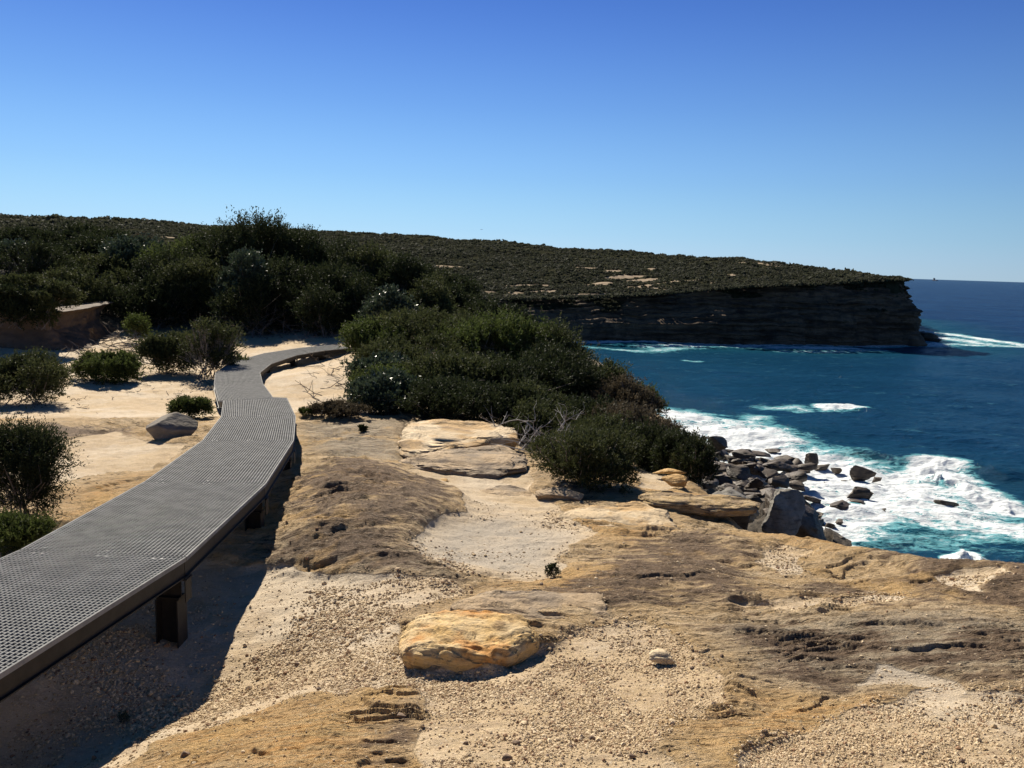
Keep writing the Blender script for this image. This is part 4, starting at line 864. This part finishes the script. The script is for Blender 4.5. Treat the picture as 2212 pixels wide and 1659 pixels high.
OUT = [(700,632,60,5),(1290,583,70,5),(1395,585,70,4),(1340,600,110,5),(1400,606,60,4),(1370,622,100,6),(1300,612,50,3),(1440,628,70,4),(950,592,60,4),(940,612,55,5),(1170,628,80,6),(1060,630,70,5),(1330,590,50,3),(1500,640,90,6),(1540,636,60,4),(1220,640,80,5),(1690,640,60,4),(975,573,50,2),(820,508,30,2),(360,512,30,2),(640,515,40,3)]
def out_list():
    r_ = []
    for px, py, w_, h_ in OUT:
        r = ray(px, py); d = np.arange(285., 660, 2.); p = r[None]/r[1]*d[:, None]; z, e = H_head(p[:, 0], p[:, 1]); k = np.argmax(p[:, 2] < z)
        if p[k, 2] < z[k]: r_.append((p[k, 0], p[k, 1], w_/F*d[k]/2, max(h_/F*d[k]*2.2, 3.)))
    return r_
OUTL = None
def head_rock(x, y, z):
    global OUTL
    if OUTL is None: OUTL = out_list()
    n0 = fbm2(x*.06, y*.12, 4, 96)
    mo = np.zeros_like(x)
    for cx, cy, a, b in OUTL:
        mo = np.maximum(mo, sst(1.25, .7, np.sqrt(((x-cx)/a)**2+((y-cy)/b)**2)+.9*n0))
    return np.maximum(mo, head_rock0(x, y, z))
def head_rock0(x, y, z):
    az = np.degrees(np.arctan2(x, y)); e = -sdist(x, y, HPOLY)
    n = fbm2(x*.035, y*.16, 4, 83)
    m = (e > 18)*sst(.44, .56, n)*sst(95, 40, e)*sst(-6, 4, az)*sst(21, 16, az)
    m = np.maximum(m, (e > 15)*sst(.46, .56, fbm2(x*.05, y*.2+9, 4, 84))*sst(60, 20, e)*sst(26, 20, az))
    return m
t = NT('headland_ground'); o = t.coord(); rk = t.attr('rock')
c = t.mix(t.ramp(t.noise(o, .35, 6, .7), .35, .65), (.028, .031, .018), (.050, .048, .030))
rc = t.mix(t.ramp(t.noise(t.coord(scale=(.3, 1, 3)), .6, 6, .65), .4, .65), (.46, .37, .27), (.22, .17, .12))
M_hill = t.fin(t.mix(t.ramp(t.math('ADD', rk, t.math('MULTIPLY', t.math('SUBTRACT', t.noise(o, .5, 5, .7), .5), .8)), .35, .6), c, rc), .9, t.bump(t.noise(o, 1.2, 6, .7), .3, .4), .0)
headland()
def coast_at(s):
    d = np.r_[0, np.cumsum(np.hypot(*np.diff(COAST, axis=0).T))]
    return np.interp(s, d, COAST[:, 0]), np.interp(s, d, COAST[:, 1]), d
def cliff():
    _, _, d = coast_at(np.array([0.])); 
    s = np.concatenate([np.linspace(d[1], d[2], 60)[:-1], np.linspace(d[2], d[11], 760)[:-1], np.linspace(d[11], d[-1], 120)])
    X, Y, _ = coast_at(s); k = np.ones(9)/9
    X = np.convolve(np.pad(X, 4, 'edge'), k, 'valid'); Y = np.convolve(np.pad(Y, 4, 'edge'), k, 'valid')
    dx, dy = np.gradient(X), np.gradient(Y); nn = np.hypot(dx, dy); nx, ny = dy/nn, -dx/nn      # seaward
    az = np.degrees(np.arctan2(X, Y)); lip = np.interp(az, L_AZ, L_SL)*(Y+14)
    lip = np.where(s > d[11], -4., lip)
    nv = 230; v = np.linspace(0, 1, nv)[:, None]
    right = sst(60, 140, X)[None]
    zb = -27.; zlip = lip[None]+.3
    wall = .42+.12*right+.03*fbm2(s*.05, s*0, 3, 85)[None]            # share of the height that is sheer wall
    zz = zb+(zlip-zb)*np.clip(v/.93, 0, 1)
    hf = (zz-zb)/(zlip-zb)
    # terraces: sheer wall, then steps set back
    sb = sst(0, 1, np.clip((hf-wall)/(1-wall), 0, 1))
    back = (19-11.*right)*terr(np.clip((hf-wall)/(1-wall), 0, 1)+.05*fbm2(s*.06, s*0+3, 3, 86)[None], .125, .22)
    back = np.maximum(back, 0)
    foot = 2.2*sst(.10, 0, hf)
    plat = np.clip((v-.93)/.07, 0, 1)*12
    lay = fbm2(s[None]*.012+0*zz, zz*.9, 4, 87)*1.1
    lump = fbm3(X[None]*.10, Y[None]*.10, zz*.16, 5, 88)*3.0
    chim = fbm2(s[None]*.16+0*zz, zz*.02, 4, 89)*1.3
    lg = terr(zz+.8*fbm2(s[None]*.03+0*zz, zz*0, 2, 90), 1.7, .2)-zz
    off = -back-plat+foot+lay*.8+lump+chim*sst(1.05, .6, hf)+lg*(.15+.5*sst(-.4, .5, fbm2(s[None]*.03+0*zz, zz*.12, 3, 97)))+1.4*sst(.3, .6, fbm2(s[None]*.05+0*zz, zz*.10, 4, 98))
    x = X[None]+nx[None]*off; y = Y[None]+ny[None]*off
    z = zz+.5*fbm3(X[None]*.2, Y[None]*.2, zz*.3, 3, 92)
    veg = np.maximum(sst(.05, .35, fbm3(x*.06, y*.06, z*.25, 4, 93)+(hf-.95)*1.3), sst(.955, .985, hf))
    o = newmesh('cliff', np.stack([x, y, z+0*x], -1).reshape(-1, 3), grid_faces(nv, len(s)), M_cliff, None, True, dict(veg=veg.ravel()))
    return struct(o), x, y, z, veg, hf+0*x
t = NT('headland_cliff'); o = t.coord(); ly = t.coord(scale=(.07, .07, .55), warp=(.06, 4.))
st = t.noise(ly, 1.0, 6, .65)
c = t.mix(t.ramp(st, .36, .62), (.060, .044, .032), (.17, .12, .08)); c = t.mix(t.ramp(t.noise(o, .25, 6, .7), .45, .7), c, (.055, .046, .038))
c = t.mix(t.ramp(t.noise(t.coord(scale=(1, 1, .12)), .22, 5, .65), .56, .70, 0, .5), c, (.22, .16, .11))
c = t.mix(t.ramp(t.attr('veg'), .3, .7, 0, .9), c, (.040, .042, .02))
M_cliff = t.fin(c, .9, t.bump(t.math('ADD', st, t.noise(o, .9, 6, .7)), 1., .5), .1)
_, cxx, cyy, czz, cveg, chf = cliff()
# rocks at the tip
for i, (x, y, w, h, lb) in enumerate([(2010,739,40,22,'dark rock shelf at the foot of the headland tip'),(1995,731,22,16,'block standing against the headland tip'),(2026,741,22,10,'low seaward end of the rock shelf off the headland')]):
    place_rock('shelf_rock', lb, 'rock', x, y, w, h, M_shore, 220+i, z=SEA-.1, depth=1.1, sub=4, facets=6, rough=.1)
# scrub cover of the headland: one mass
def head_scrub():
    n = 70000; g = np.random.default_rng(5)
    az = np.radians(g.uniform(-36, 27, n)); r = 1/g.uniform(1/720., 1/292., n)
    x, y = r*np.sin(az), r*np.cos(az); z, e = H_head(x, y)
    z = z+fbm2(x*.03, y*.03, 5, 81)*1.6*sst(12, 30, e)
    rm = head_rock(x, y, z)
    k = (e > 4) & (rm < .35+.3*g.uniform(0, 1, n)) & (g.uniform(0, 1, n) < .55+.5*fbm2(x*.05, y*.05, 3, 94)); x, y, z, e = x[k], y[k], z[k], e[k]
    # shrubs on the cliff terraces
    fi = np.where((cveg.ravel() > np.where(chf.ravel() > .93, .05, .5)) & (chf.ravel() > .45) & (np.abs(cxx.ravel()) < 175))[0]; fi = g.choice(fi, min(6000, len(fi)), False)
    x = np.r_[x, cxx.ravel()[fi]]; y = np.r_[y, cyy.ravel()[fi]]; z = np.r_[z, czz.ravel()[fi]]; small = np.r_[np.ones(len(e)), np.full(len(fi), .55)]
    n = len(x); K = 18
    S = g.uniform(.5, 1.35, n)*(1+.3*sst(80, 130, x))*small*np.where(g.uniform(0, 1, n) < .03, 1.5, 1)*(.70+np.hypot(x, y)/900+.9*sst(560, 640, np.hypot(x, y)))
    hgt = g.uniform(.4, .75, n)
    u = g.normal(size=(n, K, 3)); u /= np.linalg.norm(u, axis=-1, keepdims=True); u[..., 2] = np.abs(u[..., 2])
    C = np.stack([x, y, z], -1)[:, None]+u*(S[:, None]*g.uniform(.7, 1.05, (n, K)))[..., None]*np.stack([np.ones(n), np.ones(n), hgt], -1)[:, None]
    a = g.normal(size=(n, K, 3)); a -= .6*u*(a*u).sum(-1, keepdims=True); a /= np.linalg.norm(a, axis=-1, keepdims=True); b = np.cross(u, a)
    sz = (S[:, None, None]*g.uniform(.25, .5, (n, K, 1)))
    V = np.stack([C-a*sz, C+b*sz*.9+u*sz*.3, C+a*sz, C-b*sz*.8-u*sz*.2], 2).reshape(-1, 3)
    var = np.repeat(np.clip(g.normal(.45, .25, n), 0, 1), K*4)
    o = newmesh('headland_scrub', V, np.arange(len(V)).reshape(-1, 4), M_lf_far, None, False, dict(var=var)); o['kind'] = 'stuff'
    print('scrub', n)
head_scrub()

# ------------------------------------------------------------------ sea
def V2W(poly): return [tuple(at_z(x, y, SEA)[:2]) for x, y in poly]
FOAM = [([(1380,880),(1440,878),(1520,884),(1600,905),(1640,918),(1720,935),(1790,968),(1870,992),(1960,1012),(2060,1022),(2110,1050),(2170,1080),(2215,1110),(2400,1180),(2400,1230),(2120,1200),(2080,1150),(1960,1180),(1930,1240),(1600,1240),(1400,1000)], 1.0, 9),
 ([(1775,878),(1810,874),(1880,882),(1903,892),(1880,899),(1800,897),(1770,888)], .95, 3), ([(1640,879),(1700,876),(1775,882),(1770,896),(1700,893),(1650,886)], .55, 5),
 ([(1560,905),(1620,895),(1672,900),(1670,912),(1600,918)], .75, 4),
 ([(1900,1100),(2100,1090),(2300,1120),(2400,1230),(2100,1240),(1900,1240)], .62, 8),
 ([(2060,1210),(2070,1192),(2100,1190),(2140,1205),(2150,1230),(2060,1230)], 1.0, 2)]
FOAM = [(V2W(p), a, s) for p, a, s in FOAM]
BANDS = [([(1200,738),(1400,740),(1600,743),(1800,746),(1990,748)], .92, 7.), ([(1400,748),(1600,748),(1750,752),(1850,755)], .68, 10.), ([(1600,745),(1700,749),(1800,752)], .75, 5.), ([(1800,747),(1950,748),(2060,746),(2212,750)], .72, 8), ([(1995,716),(2060,722),(2130,735),(2212,745)], .8, 9), ([(2000,728),(2080,735),(2130,742)], .75, 12), ([(1260,750),(1380,757),(1500,752)], .5, 8), ([(1480,777),(1510,779)], .6, 2.5), ([(1700,758),(1800,760),(1900,757)], .5, 8)]
BANDS = [(V2W(p), a, s) for p, a, s in BANDS]
HOLE = V2W([(1930,1195),(2000,1175),(2090,1160),(2160,1165),(2300,1190),(2300,1240),(1950,1240)])
def sea():
    az = np.radians(np.concatenate([np.arange(-60, 2, 2.), np.arange(2, 35, .05), np.arange(35, 80, 2.)])); r = 1/np.concatenate([np.linspace(1/38., 1/2400., 900), 1/np.geomspace(2600, 60000, 24)])
    A, R2 = np.meshgrid(az, r); x, y = R2*np.sin(A), R2*np.cos(A); x = x.ravel(); y = y.ravel(); rr = R2.ravel()
    foam = np.zeros_like(x); wx = x+3*fbm2(x*.06, y*.06, 3, 51); wy = y+3*fbm2(x*.06+9, y*.06, 3, 52)
    for p, a, s in FOAM:
        foam = np.maximum(foam, a*sst(s*.5, -s, sdist(wx, wy, p)))
    for p, a, s in BANDS:
        foam = np.maximum(foam, a*sst(s, 0, sdist(x+(wx-x)*.4, y+(wy-y)*.4, p, False)))
    hole = sst(1.5, -3, sdist(wx, wy, HOLE)); spray = np.zeros_like(x)
    foam = foam*(1-.8*hole)
    lit_ = V2W([(2060,1208),(2075,1190),(2110,1196),(2150,1225),(2060,1230)]); foam = np.maximum(foam, sst(1, -1, sdist(wx*.3+x*.7, wy*.3+y*.7, lit_)))
    shore = sdist(x, y, SHORE)
    teal = np.maximum(sst(.0, .35, foam), sst(120, 10, -sdist(x, y, HPOLY)*-1))*1.0
    teal = np.maximum(sst(0, .4, foam), 1.*sst(70, 0, sdist(x, y, COAST, False)))
    teal = np.maximum(teal, .5*sst(235, 20, sdist(x, y, [(30,285),(-30,150)], False)))
    teal = np.maximum(teal, .55*sst(60, -10, sdist(wx, wy, FOAM[0][0])))
    # swell and chop
    amp = sst(3000, 600, rr)
    z = .28*np.sin((y*.8+x*.6)*.16+2*fbm2(x*.01, y*.01, 2, 53))*amp+.20*fbm2(x*.11+.0, y*.28, 4, 54)*amp+.10*fbm2(x*.5, y*1.0, 3, 55)*sst(500, 120, rr)
    z = z+foam*.35*fbm2(x*.35, y*.35, 4, 56)*sst(600, 200, rr)+foam*.15
    br = V2W([(2005,1040),(2030,1012),(2070,1045),(2140,1075),(2190,1098)]); db = sdist(wx*.5+x*.5, wy*.5+y*.5, br, False)
    z = z+.4*np.exp(-(db/1.5)**2)*(.6+1.2*fbm2(x*.5, y*.5, 4, 57)); foam = np.maximum(foam, sst(4.5, 1, db))
    sp = at_z(2028, 1040, SEA); ds = np.hypot(x-sp[0], y-sp[1]); z = z+.55*np.exp(-(ds/1.5)**2)*(.6+1.1*fbm2(x*1.1, y*1.1, 3, 58))
    sp = at_z(2085, 1215, SEA); ds = np.hypot(x-sp[0], y-sp[1]); z = z+.6*np.exp(-(ds/1.1)**2)*(.6+1.0*fbm2(x*1.1, y*1.1, 3, 59)); foam = np.maximum(foam, sst(2.6, 1.6, ds))
    sp = at_z(1880, 893, SEA); ds = np.hypot(x-sp[0], (y-sp[1])*.6); z = z+.8*np.exp(-(ds/2.5)**2)
    sp = at_z(2000, 742, SEA); ds = np.hypot(x-sp[0], (y-sp[1])*.4); z = z+.9*np.exp(-(ds/4)**2)
    swl = V2W([(1600,938),(1800,918),(2000,930),(2212,980)]); ds = sdist(wx, wy, swl, False); z = z+.5*np.exp(-(ds/5.)**2)
    sw2 = V2W([(1850,985),(1950,1000),(2040,1000),(2120,1020)]); ds = sdist(wx, wy, sw2, False); z = z+1.0*np.exp(-(ds/3.)**2)
    struct(newmesh('sea', np.stack([x, y, z+SEA], -1), grid_faces(len(r), len(az)), M_sea, None, True, dict(foam=foam, teal=teal)))
t = NT('sea_water'); o = t.coord(); f = t.attr('foam'); tl = t.attr('teal')
w = t.coord(scale=(.55, 1, 1), warp=(.16, 2.4))
n1 = t.noise(w, .28, 8, .66, .6); n2 = t.noise(w, 1.3, 6, .7, .8)
rid = t.math('ABSOLUTE', t.math('SUBTRACT', n1, .5)); lace = t.ramp(rid, .0, .09, 1, 0)
rid2 = t.math('ABSOLUTE', t.math('SUBTRACT', n2, .5)); lace2 = t.ramp(rid2, 0, .08, 1, 0)
tot = t.math('ADD', t.math('MULTIPLY', f, .93), t.math('ADD', t.math('MULTIPLY', t.math('SUBTRACT', n1, .5), 2.1), t.math('MULTIPLY', t.math('SUBTRACT', n2, .5), 1.7)))
tot = t.math('ADD', tot, t.math('MULTIPLY', t.math('MULTIPLY', t.math('MAXIMUM', lace, lace2), f), .55))
fm = t.ramp(tot, .58, 1.04)
fm = t.math('MULTIPLY', fm, t.ramp(f, .02, .25))
deep = t.mix(t.ramp(t.noise(o, .03, 4, .6), .35, .65), (.005, .024, .080), (.008, .036, .105))
wcol = t.mix(tl, deep, (.007, .064, .100)); wcol = t.mix(t.math('MULTIPLY', t.ramp(tot, .20, .58), t.ramp(f, .0, .15, .22, 1.)), wcol, (.13, .38, .43))
fc = t.mix(t.ramp(t.noise(w, 2.2, 6, .7), .3, .7), (.70, .76, .80), (.90, .92, .93))
col = t.mix(fm, wcol, fc)
wv = t.coord(scale=(.6, 1.5, 1), warp=(.25, .8))
hgt = t.math('ADD', t.math('MULTIPLY', t.noise(wv, .5, 8, .62), 1.), t.math('MULTIPLY', t.noise(wv, 2.6, 6, .65), .35))
far = t.coord(scale=(.35, 1.0, 1)); hf_ = t.noise(far, .09, 6, .6)
nb = t.bump(hgt, .7, .55); nb = t.bump(hf_, .5, 1.2, nb)
nb2 = t.bump(n2, .5, .25, nb)
M_sea = t.fin(col, t.mix(fm, (.07,)*3, (.9,)*3), nb2, .10)
t.p.inputs['Specular IOR Level'].default_value = 0
gl_ = t.n.new('ShaderNodeBsdfGlossy'); gl_.inputs['Roughness'].default_value = .12; gl_.inputs['Color'].default_value = (.85, .92, 1, 1); t.L(nb2, gl_.inputs['Normal'])
lw_ = t.n.new('ShaderNodeLayerWeight'); lw_.inputs['Blend'].default_value = .25; t.L(nb2, lw_.inputs['Normal'])
fac_ = t.math('MULTIPLY', t.math('ADD', t.math('MULTIPLY', lw_.outputs['Fresnel'], .20), .02), t.math('SUBTRACT', 1.0, fm))
mxs = t.n.new('ShaderNodeMixShader'); t.L(fac_, mxs.inputs[0]); t.L(t.p.outputs[0], mxs.inputs[1]); t.L(gl_.outputs[0], mxs.inputs[2]); t.L(mxs.outputs[0], t.out.inputs[0])
t.p.inputs['IOR'].default_value = 1.333
sea()

# ------------------------------------------------------------------ far things
def ship():
    c = at_z(2020, 603.6, SEA); c = c/np.linalg.norm(c[:2])*14000; c[2] = SEA; r = empty('ship', c); tag(r, 'tiny distant ship on the sea horizon', 'ship')
    mb = MB(); mb.prism([c+np.array(q) for q in ((-9,-60,-1),(9,-60,-1),(9,60,-1),(-9,60,-1))], [c+np.array(q) for q in ((-13,-65,11),(13,-65,11),(13,65,11),(-13,65,11))]); mb.build('hull', M_ship, r)
    mb = MB(); mb.box(c+np.array([0, 30, 23]), (11, 0, 0), (0, 9, 0), (0, 0, 11.9)); mb.box(c+np.array([0, 30, 37]), (14, 0, 0), (0, 5, 0), (0, 0, 2)); mb.box(c+np.array([0, 36, 42]), (2, 0, 0), (0, 2, 0), (0, 0, 5)); mb.build('bridge', M_ship, r)
M_ship = mat_plain('ship_paint', (.12, .13, .15), (.18, .19, .21), .6, .1)
ship()
def plane():
    c = at_y(1040, 496, 9000.); r = empty('aeroplane', c); tag(r, 'tiny distant aeroplane low over the headland skyline', 'aeroplane')
    mb = MB(); n = 12; mb.tube([c+np.array([x, 0, z]) for x, z in ((-12.5,0),(-11,.2),(-8,.3),(5,.3),(9,.9),(12,1.4))], [.3, 1.2, 1.7, 1.7, 1., .35], 10); mb.build('fuselage', M_ship, r, True)
    mb = MB()
    for s in (-1, 1): mb.prism([c+np.array(q) for q in ((-3,s*1.2,-.6),(1.5,s*1.2,-.6),(4.5,s*13,.9),(3,s*13,.9))], [c+np.array(q) for q in ((-3,s*1.2,-.1),(1.5,s*1.2,-.1),(4.5,s*13,1.1),(3,s*13,1.1))])
    mb.build('wings', M_ship, r)
    mb = MB(); mb.prism([c+np.array(q) for q in ((7.5,-.2,1.5),(11.5,-.2,1.5),(11.5,.2,1.5),(7.5,.2,1.5))], [c+np.array(q) for q in ((11,-.15,6.2),(13,-.15,6.2),(13,.15,6.2),(11,.15,6.2))]); mb.build('tail_fin', M_ship, r)
plane()

# ------------------------------------------------------------------ sky, sun, camera
SKG = 1/(.05*2**.62)
w = bpy.data.worlds.new('World'); scene.world = w; w.use_nodes = True; nt = w.node_tree; nt.nodes.clear()
out = nt.nodes.new('ShaderNodeOutputWorld'); bg = nt.nodes.new('ShaderNodeBackground'); sk = nt.nodes.new('ShaderNodeTexSky'); sk.sky_type = 'NISHITA'; sk.sun_disc = False
sk.sun_elevation = SUN_EL; sk.sun_rotation = SUN_AZ; sk.altitude = 20; sk.air_density = 1.0; sk.dust_density = .15; sk.ozone_density = 5.0
hs = nt.nodes.new('ShaderNodeHueSaturation'); hs.inputs['Saturation'].default_value = 1.25; hs.inputs['Value'].default_value = .5
nt.links.new(sk.outputs[0], hs.inputs['Color'])
# clear-air colour of the low sky, by elevation
tcw = nt.nodes.new('ShaderNodeTexCoord'); sx = nt.nodes.new('ShaderNodeSeparateXYZ'); nt.links.new(tcw.outputs['Generated'], sx.inputs[0])
mr = nt.nodes.new('ShaderNodeMapRange'); nt.links.new(sx.outputs['Z'], mr.inputs[0]); mr.inputs[1].default_value = 0; mr.inputs[2].default_value = .5
cr = nt.nodes.new('ShaderNodeValToRGB'); nt.links.new(mr.outputs[0], cr.inputs[0]); cr.color_ramp.interpolation = 'B_SPLINE'
SKYC = [(0, (.56,.77,.95)), (.08, (.44,.75,1.05)), (.2, (.30,.61,1.03)), (.36, (.175,.41,.92)), (.55, (.09,.235,.76)), (.75, (.045,.14,.56)), (1., (.03,.11,.46))]
el_ = cr.color_ramp.elements
while len(el_) < len(SKYC): el_.new(.5)
for e_, (p_, c_) in zip(el_, SKYC): e_.position = p_; e_.color = (*c_, 1)
sun2 = nt.nodes.new('ShaderNodeVectorMath'); sun2.operation = 'DOT_PRODUCT'; nt.links.new(tcw.outputs['Generated'], sun2.inputs[0]); sun2.inputs[1].default_value = (math.sin(SUN_AZ), math.cos(SUN_AZ), 0)
gl = nt.nodes.new('ShaderNodeMapRange'); nt.links.new(sun2.outputs['Value'], gl.inputs[0]); gl.inputs[1].default_value = .5; gl.inputs[2].default_value = 1.; gl.inputs[3].default_value = .72*SKG; gl.inputs[4].default_value = 1.08*SKG
sc_ = nt.nodes.new('ShaderNodeVectorMath'); sc_.operation = 'SCALE'; nt.links.new(cr.outputs[0], sc_.inputs[0]); nt.links.new(gl.outputs[0], sc_.inputs['Scale'])
mf = nt.nodes.new('ShaderNodeMapRange'); mf.interpolation_type = 'SMOOTHSTEP'; nt.links.new(sx.outputs['Z'], mf.inputs[0]); mf.inputs[1].default_value = .32; mf.inputs[2].default_value = .6; mf.inputs[3].default_value = .88; mf.inputs[4].default_value = 0.
mx_ = nt.nodes.new('ShaderNodeMix'); mx_.data_type = 'RGBA'; nt.links.new(mf.outputs[0], mx_.inputs[0]); nt.links.new(hs.outputs[0], mx_.inputs[6]); nt.links.new(sc_.outputs[0], mx_.inputs[7])
nt.links.new(mx_.outputs[2], bg.inputs[0]); nt.links.new(bg.outputs[0], out.inputs[0]); bg.inputs[1].default_value = .05
sd = bpy.data.lights.new('sun', 'SUN'); sd.energy = 5.0; sd.angle = R_(.53); sd.color = (1., .915, .77); so = bpy.data.objects.new('sun', sd); COL.objects.link(so)
v = Vector((math.sin(SUN_AZ)*math.cos(SUN_EL), math.cos(SUN_AZ)*math.cos(SUN_EL), math.sin(SUN_EL))); so.rotation_euler = v.to_track_quat('Z', 'Y').to_euler(); so.location = (0, 0, CAMZ+30)
cd = bpy.data.cameras.new('camera'); co = bpy.data.objects.new('camera', cd); COL.objects.link(co); scene.camera = co
cd.sensor_width = 36; cd.lens = 36*F/2212; cd.clip_start = .05; cd.clip_end = 90000
from mathutils import Matrix
c_, s_ = math.cos(PIT), math.sin(PIT)
fwd = Vector((0, c_, -s_)); rgt = Vector((1, 0, 0)); upv = Vector((0, s_, c_))
# roll: image right axis = cos*rgt' ...
ct, st_ = math.cos(TH), math.sin(TH)
R2v = rgt*ct+upv*st_; U2v = upv*ct-rgt*st_
M = Matrix((R2v, U2v, -fwd)).transposed().to_4x4(); M.translation = Vector((0, 0, CAMZ)); co.matrix_world = M
scene.view_settings.view_transform = 'Standard'; scene.view_settings.look = 'None'; scene.view_settings.exposure = .62; scene.view_settings.gamma = 1
scene.cycles.max_bounces = 6; scene.cycles.diffuse_bounces = 1; scene.cycles.transparent_max_bounces = 4; scene.cycles.sample_clamp_indirect = 4
